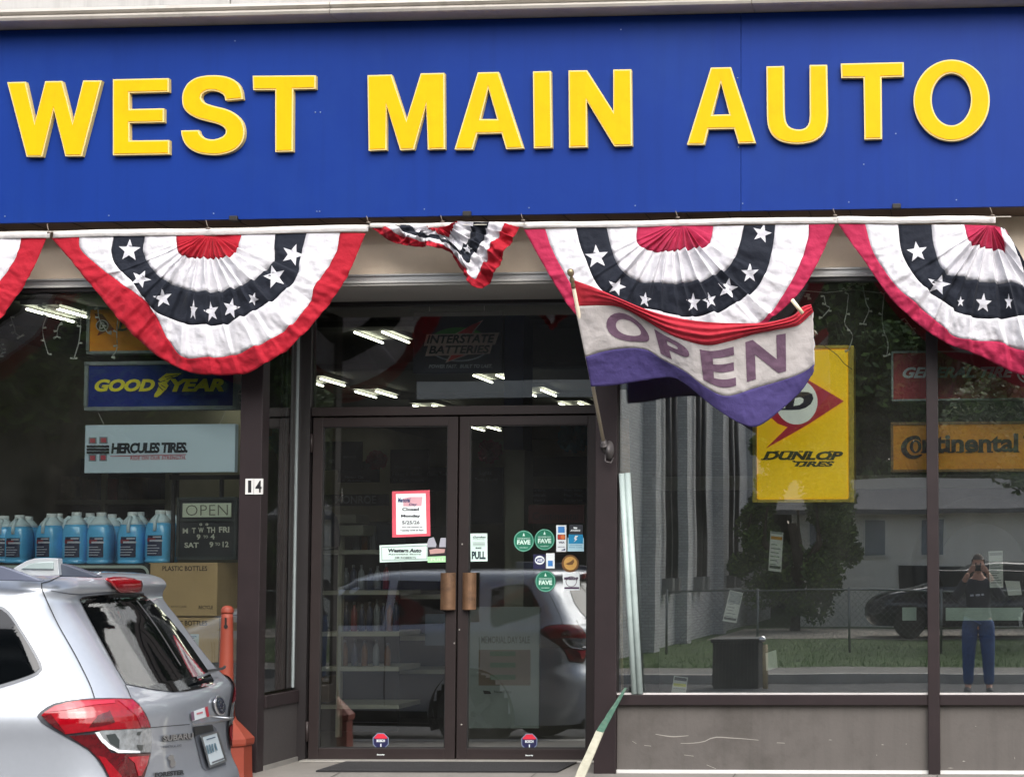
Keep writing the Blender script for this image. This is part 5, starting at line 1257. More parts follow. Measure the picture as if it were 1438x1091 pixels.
M_trd = mat('red tail lens', (142, 3, 20), .12, var=.15, vscale=40, coat=.8); M_trd2 = mat('deep red tail lens', (84, 3, 12), .12, var=.4, vscale=45, coat=.8); M_tcl = mat('clear tail lens', (140, 144, 146), .15, var=.3, vscale=50, coat=.8)
CO, CZ0 = (-3.05, -4.53, 0), ROADZ
wv, fs = carbody(CO, CA, CZ0)
cO, cH, cW = car_frame(CO, CA)
def C3(s_, w, h): return cO+cH*s_+cW*w+Vector((0, 0, CZ0+h))
car = thing('parked_car', 'silver estate car parked at the kerb at the lower left, seen from behind', 'car', C3(2.3, CW/2, 0))
cb = MB().add(wv, fs).build('body', M_sil, car, smooth=True)
bm = bmesh.new(); bm.from_mesh(cb.data); bmesh.ops.recalc_face_normals(bm, faces=bm.faces); bm.to_mesh(cb.data); bm.free()
cbvh = BVHTree.FromPolygons([Vector(v) for v in wv], [tuple(f) for f in fs])
def mirror(o, name=None, parent=None):
    me = o.data.copy(); c = bpy.data.objects.new(name or o.name.split('.')[0], me); COL.objects.link(c)
    for v in me.vertices:
        d = v.co-cO; w = d.dot(cW); v.co = v.co + cW*(CW-2*w)
    me.flip_normals(); adopt(c, parent)
    if parent is not None and parent.parent is not None: pass
    for m_ in o.modifiers:
        if m_.type == 'SOLIDIFY': q = c.modifiers.new('s', 'SOLIDIFY'); q.thickness = m_.thickness; q.offset = m_.offset
    return c
zC = ZM(0, 780, 3.508); zA = ZM(0, 850, 4.525)
def cp(name, loops, m_, off=.003, par=car, mir=False, ml=4.0, thick=0): 
    o = patch(name, loops, cbvh, off, m_, par, maxlen=ml, thick=thick)
    if mir: return o, mirror(o, name, par)
    return o
def cline(name, pts, w, m_, off=.002, mir=False, par=car):
    p = cr(pts, 24) if len(pts) > 2 else pts; L_, R_ = [], []
    for i, (x, y) in enumerate(p):
        a, b = p[max(i-1, 0)], p[min(i+1, len(p)-1)]; dx, dy = b[0]-a[0], b[1]-a[1]; q = math.hypot(dx, dy) or 1
        L_.append((x-dy/q*w/2, y+dx/q*w/2)); R_.append((x+dy/q*w/2, y-dx/q*w/2))
    return cp(name, [L_+R_[::-1]], m_, off, par, mir, ml=6)
qw = [(-125,866),(-60,852),(-10,849),(6,853),(17,863),(30,883),(44,905),(57,928),(60,937),(57,945),(40,953),(0,966),(-60,982),(-125,990)]
cp('quarter_window_seal', [cr(qw+[qw[0]], 60)[:-1]], mat('window seal', (110, 114, 120), .4), .002, mir=True, ml=8)
qi = [(-120,870),(-60,856),(-10,853),(4,857),(14,866),(27,885),(41,907),(53,929),(56,936),(53,942),(38,949),(0,961),(-60,977),(-120,985)]
cp('quarter_window', [cr(qi+[qi[0]], 60)[:-1]], M_cgl, .005, mir=True, ml=8)
rw = zC([(388,215),(400,203),(520,190),(640,183),(700,188),(760,240),(830,310),(905,400),(975,500),(1030,580),(1050,615),(1046,636),(990,655),(920,668),(850,673),(740,658),(618,633),(560,540),(500,430),(430,300)])
rg = cp('rear_window', [rw], M_cgl, .004, ml=4)
cline('window_trim', zC([(388,215),(400,203),(520,188),(640,181),(700,186)]), 1.6, M_blk, .009)
cp('brake_light', [zC([(505,126),(545,119),(610,120),(678,131),(682,140),(680,168),(640,172),(568,172)])], M_trd, .012, ml=4, thick=.006)
cline('spoiler_shadow_line', zC([(250,172),(380,190),(520,180),(640,176),(705,183)]), 1.2, mat('painted spoiler shadow', (96, 100, 108), .5), .003)  # grey line painted in for the shadow under the spoiler
tl_out = zA([(236,708),(245,690),(262,672),(300,645),(345,622),(430,604),(520,595),(600,590),(700,588),(838,592),(880,625),(925,690),(952,755),(960,830),(958,900),(945,980),(915,1085),(890,1140),(700,1140),(680,1091),(655,1040),(610,970),(560,920),(500,880),(420,835),(330,785),(265,745)])
tl, tlm = cp('tail_light', [tl_out], mat('lamp housing', (60, 62, 68), .4), .003, mir=True, ml=4)
def tlp(nm, pts, m_, off):
    o = cp(nm, [zA(pts)], m_, off, None, False, 3.5); o.parent = tl
    c = mirror(o, nm); c.parent = tlm; return o
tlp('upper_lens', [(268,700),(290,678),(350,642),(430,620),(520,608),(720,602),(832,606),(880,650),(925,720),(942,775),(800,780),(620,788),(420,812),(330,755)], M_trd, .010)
tlp('painted_lens_shade', [(272,705),(330,692),(420,800),(415,808),(330,755)], M_trd2, .012)  # deeper red patches painted on as shade in the lens
tlp('painted_lens_shade', [(620,700),(690,672),(720,740),(640,760),(560,770)], M_trd2, .012)
tlp('painted_lens_highlight', [(300,682),(360,648),(470,622),(720,610),(722,630),(600,640),(420,670)], mat('pale red lens', (168, 28, 50), .2, coat=.8), .012)  # paler red patches painted on as highlights of the lens
tlp('painted_lens_shade', [(740,612),(832,612),(880,655),(925,735),(935,770),(880,770),(850,700)], mat('dusky red lens', (150, 30, 50), .2, var=.3, vscale=60, coat=.8), .012)
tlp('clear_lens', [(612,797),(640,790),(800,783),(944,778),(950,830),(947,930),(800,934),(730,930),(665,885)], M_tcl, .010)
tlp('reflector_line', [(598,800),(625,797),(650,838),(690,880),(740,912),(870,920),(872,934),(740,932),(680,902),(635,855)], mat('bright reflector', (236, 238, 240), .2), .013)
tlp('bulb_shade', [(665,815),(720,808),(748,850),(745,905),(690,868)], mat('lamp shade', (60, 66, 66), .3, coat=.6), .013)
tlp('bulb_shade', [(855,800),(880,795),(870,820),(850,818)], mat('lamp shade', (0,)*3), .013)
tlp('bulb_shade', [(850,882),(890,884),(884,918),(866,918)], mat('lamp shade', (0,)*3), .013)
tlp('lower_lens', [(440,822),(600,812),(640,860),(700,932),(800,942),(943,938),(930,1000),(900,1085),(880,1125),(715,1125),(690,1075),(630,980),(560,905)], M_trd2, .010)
tlp('painted_lens_highlight', [(620,950),(660,960),(760,1080),(760,1110),(700,1110)], M_trd, .012)
tlp('painted_lens_highlight', [(800,960),(930,950),(915,1010),(880,1080),(860,1080),(840,1000)], mat('mid red lens', (176, 20, 40), .15, var=.3, vscale=60, coat=.8), .012)
cline('panel_seam', zC([(205,135),(203,150),(216,190),(280,330),(370,490),(440,630),(466,705)]), 1.5, M_seam, mir=True)
cline('panel_seam', zC([(205,137),(240,128),(268,116),(295,104)]), 1.0, M_seam, mir=True)
cline('panel_seam', zC([(615,636),(630,665),(646,706)]), .9, M_seam, mir=True)
cline('panel_seam', zC([(738,846),(830,838),(932,830)]), 1.0, M_seam)
cline('chrome_strip', zC([(930,822),(945,830),(1000,824),(1080,812),(1146,796)]), 2.4, M_chr, .016)
cp('plate_recess', [zC([(945,842),(1040,830),(1062,850),(1112,1030),(1010,1060),(992,1040)])], mat('recess grey', (104, 108, 116), .5, metal=.4), .003)
cp('painted_recess_shadow', [zC([(948,842),(1040,832),(1046,862),(972,880),(955,890)])], M_blk, .006)  # black patch painted in for the shade at the top of the recess
pl = cp('licence_plate', [zC([(970,886),(1050,864),(1094,1014),(1014,1046)])], mat('plate white', (206, 218, 222), .4, var=.05), .014, thick=.003)
cp('plate_frame', [zC([(966,883),(1053,860),(1099,1018),(1012,1051)]), zC([(975,892),(1016,1038),(1088,1010),(1047,871)])], mat('plate frame', (128, 130, 132), .35, metal=.6), .019)
cline('plate_print', zC([(992,905),(1036,892)]), 1.6, mat('plate navy', (60, 84, 110), .5), .0215)
for x0, y0, x1, y1 in ((990,925,1008,988),(1003,921,1021,984),(1016,918,1032,978),(1030,914,1048,972)): cline('plate_print', zC([(x0+3,y0+8),(x1-3,y1-12)]), 1.9, mat('plate blue print', (92, 124, 140), .5), .0215)
cline('plate_print', zC([(1020,1022),(1080,1000)]), 2.2, mat('plate sticker', (96, 98, 104), .5), .0215)
cp('round_emblem', [zC(ell(1071,738,27,48,32,rot=-12))], M_chr, .008, thick=.004)
cp('emblem_field', [zC(ell(1074,738,21,40,32,rot=-12))], mat('emblem navy', (26, 40, 66), .25, coat=.8), .014)
for (x, y, r) in ((1068,722,6),(1080,745,4),(1074,758,4),(1066,745,3.5),(1082,728,3.5)): cp('emblem_star', [zC([(x, y-r*1.6), (x+r*.5, y), (x, y+r*1.6), (x-r*.5, y)])], M_chr, .017)
cp('bumper_sticker', [zC([(932,770),(1012,742),(1020,790),(940,814)])], mat('sticker white', (0,)*3), .006)
cp('sticker_red_end', [zC([(1000,746),(1013,741),(1022,790),(1010,794)])], mat('sticker red', (190, 40, 60), .5), .008); cp('sticker_red_end', [zC([(930,770),(945,765),(950,808),(936,812)])], mat('sticker mauve', (120, 90, 110), .5), .008)
cline('sticker_print', zC([(960,778),(990,770)]), 2.5, mat('sticker pink print', (206, 120, 130), .5), .008)
def ctext(body, r, m_, off=.006, bold=.03, shear=0, slope=.1):
    vs, f_ = text2d(body, bold, shear); x0, y0, x1, y1 = r; W_l = []
    for u, v in vs:
        x, y = x0+(x1-x0)*u, y0+(y1-y0)*v-slope*(x1-x0)*u; d = ray(x, y).normalized(); h = cbvh.ray_cast(CP, d)
        if h[0] is None: W_l.append(P(x, y, -4)); continue
        nn = h[1] if h[1].dot(d) < 0 else -h[1]; W_l.append(h[0]+nn*off)
    o = MB().add(W_l, [orient(W_l, q) for q in f_]).build('badge_lettering', m_, car); return o
x0, y0 = zC([(792, 884)])[0]; x1, y1 = zC([(942, 914)])[0]; ctext('SUBARU', (x0+.6, y0+.7, x1+.6, y1+.7), mat('painted badge shadow', (44, 46, 52), .5), .005, bold=.05); ctext('SUBARU', (x0, y0, x1, y1), M_chr, .010)  # shifted dark copy of the letters painted in as their shadow
x0, y0 = zC([(795, 936)])[0]; x1, y1 = zC([(888, 948)])[0]; ctext('SYMMETRICAL AWD', (x0, y0, x1, y1), mat('dark badge', (84, 88, 96), .4), .006)
x0, y0 = zC([(755, 1068)])[0]; x1, y1 = zC([(902, 1092)])[0]; ctext('FORESTER', (x0, y0, x1, y1), mat('dark badge2', (40, 44, 48), .4), .006, bold=.06)
cp('chrome_sticker', [zC([(822,985),(840,978),(850,990),(848,1005),(858,1015),(855,1035),(838,1042),(830,1030),(832,1008),(820,1000)])], M_chr, .007)
cline('wiper_arm', zC([(1062,582),(1010,600),(945,626)]), 3.2, mat('grey wiper', (92, 96, 100), .4), .03)
cline('wiper_blade', zC([(1072,576),(1060,590),(985,604)]), 3.6, M_blk, .045)
cline('wiper_blade', zC([(660,225),(760,360),(880,550)]), 1.8, mat('painted wiper sheen', (60, 62, 66), .3), .012)  # sheen painted on as a thin lighter line
# roof rail feet, extruded across the roof
def slab(name, pts, w, t, m_, mir=False):
    q0 = C3(.9, w, 1.6); Yp = q0.y; vs = []
    fl, tr = tess([pts]); a = [P(x, y, Yp) for x, y in fl]; b = [v+cW*t for v in a]; n = len(a)
    f_ = [orient(a, q) for q in tr]+[tuple(n+i for i in orient(a, q)[::-1]) for q in tr]+[(i, (i+1) % n, n+(i+1) % n, n+i) for i in range(n)]
    o = MB().add(a+b, f_).build(name, m_, car, bevel=.004)
    bm = bmesh.new(); bm.from_mesh(o.data); bmesh.ops.recalc_face_normals(bm, faces=bm.faces); bm.to_mesh(o.data); bm.free()
    if mir: mirror(o, name, car)
M_rail = mat('silver roof rail', (214, 220, 224), .3, metal=.5); M_rdk = mat('dark roof rail', (66, 72, 84), .4)
slab('rail_foot', zC([(58,68),(90,48),(130,26),(170,14),(225,12),(284,14),(290,96),(240,100),(150,98)]), .22, .05, M_rail)
slab('rail_foot_inset', zC([(100,66),(140,42),(185,32),(262,30),(262,68)]), .212, .01, mat('rail inset', (150, 164, 164), .3))
slab('rail_end', zC([(290,38),(330,46),(420,78),(482,102),(470,108),(292,104)]), .25, .06, M_rdk)
slab('roof_rail', zC([(-900,-10),(-400,0),(0,50),(60,68),(140,98),(205,122),(190,128),(100,125),(0,123),(-400,112),(-900,100)]), .16, .04, mat('slate roof rail', (98, 104, 122), .35, coat=.6))
slab('antenna', zC([(462,96),(492,80),(496,84),(482,104),(470,106)]), .6, .01, M_rail, False)
# the other side windows, windscreen, lamps and wheels
def lpatch(name, poly, side, m_, off=.004):
    """outline in (s, h) laid on the left (-1) or right (1) flank, or (w, h) on the nose (0)"""
    bm = bmesh.new(); fl, tr = tess([poly]); vs = [bm.verts.new((x, y, 0)) for x, y in fl]
    for t in tr: bm.faces.new([vs[i] for i in t])
    for _ in range(5):
        e = [e for e in bm.edges if e.calc_length() > .12]
        if e: bmesh.ops.subdivide_edges(bm, edges=e, cuts=1); bmesh.ops.triangulate(bm, faces=bm.faces)
    for v in bm.verts:
        if side == 0: o_, d = C3(7, v.co.x, v.co.y), -cH
        else: o_, d = C3(v.co.x, CW/2+side*3, v.co.y), -cW*side
        h = cbvh.ray_cast(o_, d)
        nn = (h[1] if h[1].dot(d) < 0 else -h[1]) if h[0] else -d
        v.co = (h[0] if h[0] else o_-o_+C3(v.co.x, CW/2, v.co.y))+nn*off
    bmesh.ops.recalc_face_normals(bm, faces=bm.faces); s_ = sum(f.normal.dot(-(-cW*side if side else -cH)) for f in bm.faces)
    if s_ < 0: bmesh.ops.reverse_faces(bm, faces=bm.faces)
    me = bpy.data.meshes.new(name); bm.to_mesh(me); bm.free(); me.materials.append(m_); me.polygons.foreach_set('use_smooth', [True]*len(me.polygons))
    o = bpy.data.objects.new(name, me); COL.objects.link(o); adopt(o, car); return o
for sd_ in (-1, 1):
    lpatch('side_window', [(1.02, 1.14), (1.86, 1.11), (1.86, 1.50), (1.10, 1.49)], sd_, M_cgl)
    lpatch('side_window', [(1.94, 1.11), (2.95, 1.10), (2.62, 1.40), (2.40, 1.50), (1.94, 1.50)], sd_, M_cgl)
    for s_ in (1.0, 1.9, 2.98): lpatch('panel_seam', [(s_, .40), (s_+.01, .40), (s_+.01, 1.09), (s_, 1.09)], sd_, M_seam, .002)
    lpatch('door_handle', [(1.12, .93), (1.34, .93), (1.34, .965), (1.12, .965)], sd_, M_sil, .03); lpatch('door_handle', [(2.02, .93), (2.24, .93), (2.24, .965), (2.02, .965)], sd_, M_sil, .03)
    lpatch('sill_cladding', [(1.50, .26), (3.22, .26), (3.22, .36), (1.50, .36)], sd_, M_blk, .006)
    lpatch('headlight', [(4.05, .72), (4.45, .66), (4.4, .78), (4.08, .86)], sd_, M_tcl, .006)
lpatch('windscreen', [(.25, 1.12), (1.55, 1.12), (1.42, 1.5), (.38, 1.5)], 0, M_cgl)
lpatch('grille', [(.5, .62), (1.3, .62), (1.25, .80), (.55, .80)], 0, M_blk, .008)
M_tyr = mat('car tyre', (26, 26, 27), .85, var=.1); M_rimm = mat('alloy rim', (96, 98, 102), .3, metal=.8)
def wheel(s_, w, sgn_):
    c = C3(s_, w, .34); wh = bpy.data.objects.new('wheel', None); COL.objects.link(wh); wh.parent = car; wh.matrix_parent_inverse = Matrix.Translation(-Vector(car.location))
    def ring(prof, n=40):
        m_ = MB(); vs = []; k = len(prof)
        for i in range(n):
            a = 2*math.pi*i/n
            for r, x in prof: vs.append(c+cH*(r*math.cos(a))+Vector((0, 0, r*math.sin(a)))+cW*(x*sgn_))
        fs_ = [(i*k+j, ((i+1) % n)*k+j, ((i+1) % n)*k+(j+1) % k, i*k+(j+1) % k) for i in range(n) for j in range(k)]
        return m_.add(vs, fs_)
    def par(o): o.parent = wh; return o
    par(ring([(.225, -.11), (.30, -.115), (.335, -.09), (.34, 0), (.335, .09), (.30, .115), (.225, .11)]).build('tyre', M_tyr, smooth=True))
    par(ring([(.23, -.10), (.23, .09), (.215, .10), (.20, .07), (.06, .045), (.0005, .045), (.0005, -.09)]).build('rim', mat('dark wheel well', (30, 30, 32), .6), smooth=True))
    for k in range(5):
        a = 2*math.pi*k/5; d = cH*math.cos(a)+Vector((0, 0, math.sin(a))); p = d.cross(cW).normalized()
        m_ = MB(); vs = []
        for r, hw, x in ((.03, .035, .06), (.12, .022, .075), (.225, .034, .095)):
            vs += [c+d*r-p*hw+cW*(x*sgn_), c+d*r+p*hw+cW*(x*sgn_), c+d*r+p*hw+cW*((x+.015)*sgn_), c+d*r-p*hw+cW*((x+.015)*sgn_)]
        m_.add(vs, [(j*4+q, j*4+(q+1) % 4, (j+1)*4+(q+1) % 4, (j+1)*4+q) for j in range(2) for q in range(4)]+[(0, 1, 2, 3), (8, 9, 10, 11)]); par(m_.build('spoke', M_rimm))
    m_ = MB(); vs = []; n = 28
    for i in range(n+1):
        a = math.pi*(-.12+1.24*i/n); d = cH*math.cos(a)+Vector((0, 0, math.sin(a)))
        e = (CW-.008 if sgn_ > 0 else .008)
        b_ = C3(s_, e, .34); vs += [b_+d*.372, b_+d*.40+cW*sgn_*.004, b_+d*.372-cW*sgn_*.25]
    m_.add(vs, [(3*i+j, 3*i+3+j, 3*i+3+(j+1) % 3, 3*i+(j+1) % 3) for i in range(n) for j in range(3)]); m_.build('wheel_arch', M_blk, car)
for s_ in (1.08, 3.66):
    wheel(s_, .125, -1); wheel(s_, CW-.125, 1)
mb = MB(); vs = [C3(a, b, c) for a, b, c in ((.15, .3, .2), (4.4, .3, .2), (4.4, CW-.3, .2), (.15, CW-.3, .2), (.15, .3, 1.0), (4.0, .3, .9), (4.0, CW-.3, .9), (.15, CW-.3, 1.0))]
mb.add(vs, [(0, 3, 2, 1), (4, 5, 6, 7), (0, 1, 5, 4), (1, 2, 6, 5), (2, 3, 7, 6), (3, 0, 4, 7)]).build('underbody', M_blk, car)
# ================================================================ orange smokers' post
M_or = mat('orange receptacle plastic', (122, 46, 26), .6, var=.08, vscale=6, dirt=(112, 54, 38), dscale=4, damt=.4)
SP = P(316.5, 1000, -.25); pz = lambda y: P(317, y, -.25).z; sc_ = 10.75/F; gz = -.022
t = thing('smokers_post', 'orange plastic cigarette receptacle post with keyhole neck behind the silver car', 'ash receptacle', (SP.x, SP.y, gz))
b = Vector((SP.x, SP.y, 0))
m_ = MB(); m_.lathe([(13.5*sc_, pz(1008)), (10.4*sc_, pz(960)), (9.0*sc_, pz(900)), (8.2*sc_, pz(868)), (8.0*sc_, pz(860))], b, 28); m_.build('neck', M_or, t, smooth=True)
m_ = MB(); m_.lathe([(8.6*sc_, pz(861)), (8.8*sc_, pz(859)), (8.4*sc_, pz(855)), (6.6*sc_, pz(851.5)), (2*sc_, pz(850))], b, 28); m_.build('cap', M_or, t, smooth=True)
m_ = MB(); m_.lathe([(39*sc_, pz(1046)), (40*sc_, pz(1042)), (40*sc_, pz(1036)), (30*sc_, pz(1025)), (15.5*sc_, pz(1010)), (13*sc_, pz(1004))], b, 8); m_.build('base_lid', M_or, t, bevel=.006)
m_ = MB(); m_.lathe([(39*sc_, gz), (37.5*sc_, gz+.05), (36.5*sc_, pz(1046))], b, 8); m_.build('base', M_or, t, bevel=.008)
kh = MB(); yk = -.25-8.6*sc_-.001
for l in ([(315.6, 867), (318.2, 867), (318.4, 877), (315.5, 877)], ell(317, 879.5, 2.9, 3.2, 16)): flat_px(kh, [l], yk)
kh.build('keyhole', mat('keyhole black', (16, 10, 8), .8), t)
# ================================================================ leaning weathered board
t = thing('leaning_board', 'tapering board with peeling green and white paint leaning against the window sill', 'board', PZ(806, 1112, -.05))
def plank(name, pa, pb, ya, yb, m_):
    (x0, y0, w0), (x1, y1, w1) = pa, pb; q = MB(); n = 10; vs = []; rr = random.Random(3)
    for i in range(n+1):
        f = i/n; x, y, w = x0+(x1-x0)*f, y0+(y1-y0)*f, w0+(w1-w0)*f; Y = ya+(yb-ya)*f; j_ = rr.uniform(-.5, .5)
        a_, b_ = P(x-w/2+j_, y-w*.12, Y), P(x+w/2, y+w*.12, Y); o_ = Vector((.004, .016, .006)); vs += [a_, b_, b_+o_, a_+o_]
    q.add(vs, [(i*4+k, i*4+4+k, i*4+4+(k+1) % 4, i*4+(k+1) % 4) for i in range(n) for k in range(4)]+[(0, 1, 2, 3), (n*4+3, n*4+2, n*4+1, n*4)])
    return q.build(name, m_, t)
plank('green_end', (877.5, 967, 3), (842, 1027, 10), -.10, -.42, mat('peeling green paint', (50, 84, 70), .6, var=.35, vscale=18, dirt=(110, 122, 106), dscale=16, damt=.7))
plank('white_end', (842, 1027, 10), (802, 1118, 14), -.42, -.74, mat('peeling white paint', (158, 156, 140), .7, var=.15, vscale=18, dirt=(104, 106, 86), dscale=14, damt=.7))
# ================================================================ the far side of the street, seen in the glass
M_grass = mat('lawn grass', (62, 84, 40), .95, var=.35, vscale=3, bump=.8, bscale=30, dirt=(86, 92, 50), dscale=.7, damt=.4)
box('far_kerb', (-60, -13.5, -.6), (40, -13.66, -.2), mat('kerb granite', (0,)*3), None, bevel=.012)['kind'] = 'structure'
box('far_pavement', (-60, -13.66, -.6), (40, -15.2, -.205), M_side, None)['kind'] = 'structure'
box('lawn', (-160, -15.2, -.6), (160, -170, -.22), M_grass, None)['kind'] = 'structure'
box('gravel_drive', (-5.6, -25.5, -.216), (40, -31.5, -.21), mat('gravel', (150, 144, 134), .95, var=.25, vscale=30, bump=.6), None)['kind'] = 'structure'
rg_ = random.Random(2)
# grass tufts by the kerb
m_ = MB()
for i in range(5200):
    x, y = rg_.uniform(-8, 8), -15.25-rg_.random()**2*9; a = rg_.uniform(0, 6.28); h = rg_.uniform(.03, .09); d = Vector((math.cos(a), math.sin(a), 0))*.006; l = Vector((rg_.uniform(-.03, .03), rg_.uniform(-.03, .03), h)); b = Vector((x, y, -.22))
    m_.add([b-d, b+d, b+l], [(0, 1, 2)])
tag(m_.build('grass', mat('grass blades', (74, 104, 44), .8, var=.3), None), None, None, None, 'stuff')['label'] = 'short green grass on the far side of the street'
# slatted litter bin by the far kerb
t = thing('litter_bin', 'black slatted litter bin with a pale post beside it near the far kerb', 'bin', (-3.2, -12.7, ROADZ))
Mk = mat('black bin slats', (12, 12, 16), .45)
for k in range(13):
    x = -3.5+k*.048; box('slat', (x, -12.4, ROADZ+.04), (x+.036, -12.385, ROADZ+.62), Mk, t)
box('bin_body', (-3.49, -12.98, ROADZ), (-2.90, -12.42, ROADZ+.60), mat('bin liner', (10, 10, 12), .6), t)
box('rim', (-3.53, -13.0, ROADZ+.61), (-2.87, -12.37, ROADZ+.66), Mk, t, bevel=.01)
MB().tube([(-2.80, -12.4, ROADZ), (-2.80, -12.4, ROADZ+.58)], .035, 10).build('post', mat('tan post', (190, 170, 130), .5), t, smooth=True)
MB().lathe([(.01, 0), (.05, .02), (.05, .06), (.02, .09)], (-2.84, -12.4, ROADZ+.60), 12).build('knob', mat('chrome knob', (230, 230, 230), .12, metal=1), t, smooth=True)
# painted brick building
def brickmat(name, c1, c2, cm, sx=4.4):
    m = bpy.data.materials.new(name); m.use_nodes = True; nt = m.node_tree; b = nt.nodes['Principled BSDF']; b.inputs['Roughness'].default_value = .85
    tc = nt.nodes.new('ShaderNodeTexCoord'); mp = nt.nodes.new('ShaderNodeMapping'); mp.inputs['Rotation'].default_value = (R(90), 0, R(90)); br = nt.nodes.new('ShaderNodeTexBrick')
    sep = nt.nodes.new('ShaderNodeSeparateXYZ'); cmb = nt.nodes.new('ShaderNodeCombineXYZ'); ad = nt.nodes.new('ShaderNodeMath')
    nt.links.new(tc.outputs['Object'], sep.inputs[0]); nt.links.new(sep.outputs[0], ad.inputs[0]); nt.links.new(sep.outputs[1], ad.inputs[1]); nt.links.new(ad.outputs[0], cmb.inputs[0]); nt.links.new(sep.outputs[2], cmb.inputs[1])
    br.inputs['Scale'].default_value = sx; br.inputs['Color1'].default_value = s2l(c1)+(1,); br.inputs['Color2'].default_value = s2l(c2)+(1,); br.inputs['Mortar'].default_value = s2l(cm)+(1,); br.inputs['Mortar Size'].default_value = .02
    nt.links.new(cmb.outputs[0], br.inputs['Vector']); nt.links.new(br.outputs[0], b.inputs['Base Color']); bp = nt.nodes.new('ShaderNodeBump'); bp.inputs['Distance'].default_value = .01; bp.inputs['Strength'].default_value = .6; bp.invert = True
    nt.links.new(br.outputs[1], bp.inputs['Height']); nt.links.new(bp.outputs[0], b.inputs['Normal']); return m
M_bw = brickmat('grey painted brick', (206, 206, 206), (188, 188, 190), (160, 160, 160))
M_fr = mat('darkened timber front', (44, 40, 38), .8, var=.2)  # front darkened in colour so its reflection in the doors stays dark
t = thing('brick_building', 'long grey painted brick building across the street with pipes on its side wall', 'building', (-10, -27, -.22))
box('brick_wall', (-14, -40, -.25), (-5.95, -17.2, 8.4), M_bw, t)
box('timber_front', (-30, -17.2, -.25), (-6.0, -16.9, 8.0), M_fr, t)
box('side_wing', (-30, -36, -.25), (-14.01, -17.21, 7.8), M_fr, t)
box('roof', (-30.3, -40.3, 8.4), (-5.7, -16.7, 8.7), mat('dark roof', (50, 50, 52), .8), t)
box('porch_roof', (-9, -17.0, 4.3), (-5.3, -15.6, 4.5), mat('dark roof', (0,)*3), t); box('porch_fascia', (-9, -15.66, 4.02), (-5.3, -15.6, 4.3), mat('pale fascia', (180, 180, 176), .7), t)
for y in (-20.5, -24, -29, -35): box('pilaster', (-5.95, y-.25, -.25), (-5.72, y+.25, 8.3), M_bw, t)
for y in (-22.3, -23.0, -26.0, -26.7, -31.0, -32.0):
    MB().tube([(-5.85, y, 1.0), (-5.85, y, 5.6)], .06, 8).build('pipe', mat('dark pipe', (40, 40, 44), .5), t, smooth=True); box('pipe_box', (-5.95, y-.12, .8), (-5.75, y+.12, 1.1), mat('meter box', (120, 120, 120), .6), t)
# white outbuilding
M_wh = mat('white siding', (240, 238, 232), .7, var=.04, bump=.1)
t = thing('white_garage', 'low white outbuilding with pale windows beyond the lawn', 'building', (0, -35, -.22))
box('wall', (-4.6, -38, -.25), (9, -33, 2.75), M_wh, t)
vs = [(-5, -32.6, 2.7), (9.4, -32.6, 2.7), (9.4, -35.5, 3.6), (-5, -35.5, 3.6), (-5, -38.4, 2.7), (9.4, -38.4, 2.7)]
m_ = MB(); m_.add(vs+[(x, y, z-.12) for x, y, z in vs], [(0, 1, 2, 3), (3, 2, 5, 4), (9, 8, 7, 6), (10, 11, 8, 9), (0, 6, 7, 1), (4, 5, 11, 10), (0, 3, 9, 6), (3, 4, 10, 9), (1, 7, 8, 2), (2, 8, 11, 5)]); m_.build('roof', mat('grey shingles', (110, 110, 112), .85, var=.2, vscale=12), t)
for x in (-3.9, -2.5, -1.05, 1.6, 3.4, 5.2): 
    w_ = box('window', (x-.32, -33.0, 1.5), (x+.32, -32.95, 2.5), mat('window white frame', (236, 236, 232), .5), t); box('pane', (x-.26, -32.95, 1.56), (x+.26, -32.93, 2.44), mat('pane painted sky lit', (150, 158, 166), .1), None).parent = w_  # pale pane colour stands in for sky light on the glass
box('garage_door', (-1.9, -33.0, -.2), (-.1, -32.94, 1.3), mat('dark garage door', (40, 42, 46), .6), t)
# chain-link fence
M_gal = mat('galvanised wire', (120, 124, 124), .45, metal=.6)
t = thing('chain_link_fence', 'low galvanised chain link fence along the lawn across the street', 'fence', (0, -19.6, -.22))
for i in range(8): MB().tube([(-5.4+i*1.6, -19.6, -.25), (-5.4+i*1.6, -19.6, .92)], .022, 8).build('post', M_gal, t, smooth=True)
MB().tube([(-5.4, -19.6, .88), (5.8, -19.6, .88)], .017, 8).build('top_rail', M_gal, t, smooth=True)
m_ = MB(); k = -5.4
while k < 5.8:
    for sg_ in (1, -1):
        x0 = k if sg_ > 0 else k+1.02; m_.tube([(x0, -19.6+.004*sg_, -.18), (x0+sg_*1.02, -19.6+.004*sg_, .86)], .002, 4, cap=False)
    k += .11
o = m_.build('wire_mesh', M_gal, t); o['kind'] = 'stuff'
# dark car beyond the fence: the same kind of body
O2 = (-2.6, -27.6, 0)
_sav = (cO, cH, cW)
wv2, fs2 = carbody(O2, 0.0, -.21)
wv2 = [Vector((2*(-2.6)+4.6-v.x-4.6+4.6*0, v.y, v.z)) for v in wv2]   # nose towards the left
wv2 = [Vector((v.x, v.y, v.z)) for v in wv2]
mnx = min(v.x for v in wv2); wv2 = [Vector((-(v.x-mnx)-2.35+4.6+0, v.y, v.z)) for v in wv2]
t = thing('dark_car', 'dark blue car parked nose left on the gravel across the street', 'car', (0, -27, -.21))
o = MB().add(wv2, fs2).build('body', mat('dark car paint', (22, 26, 36), .3, metal=.4, coat=.8), t, smooth=True)
bm = bmesh.new(); bm.from_mesh(o.data); bmesh.ops.recalc_face_normals(bm, faces=bm.faces); bm.to_mesh(o.data); bm.free()
mx_, mn_ = max(v.x for v in wv2), min(v.x for v in wv2); yn = max(v.y for v in wv2)
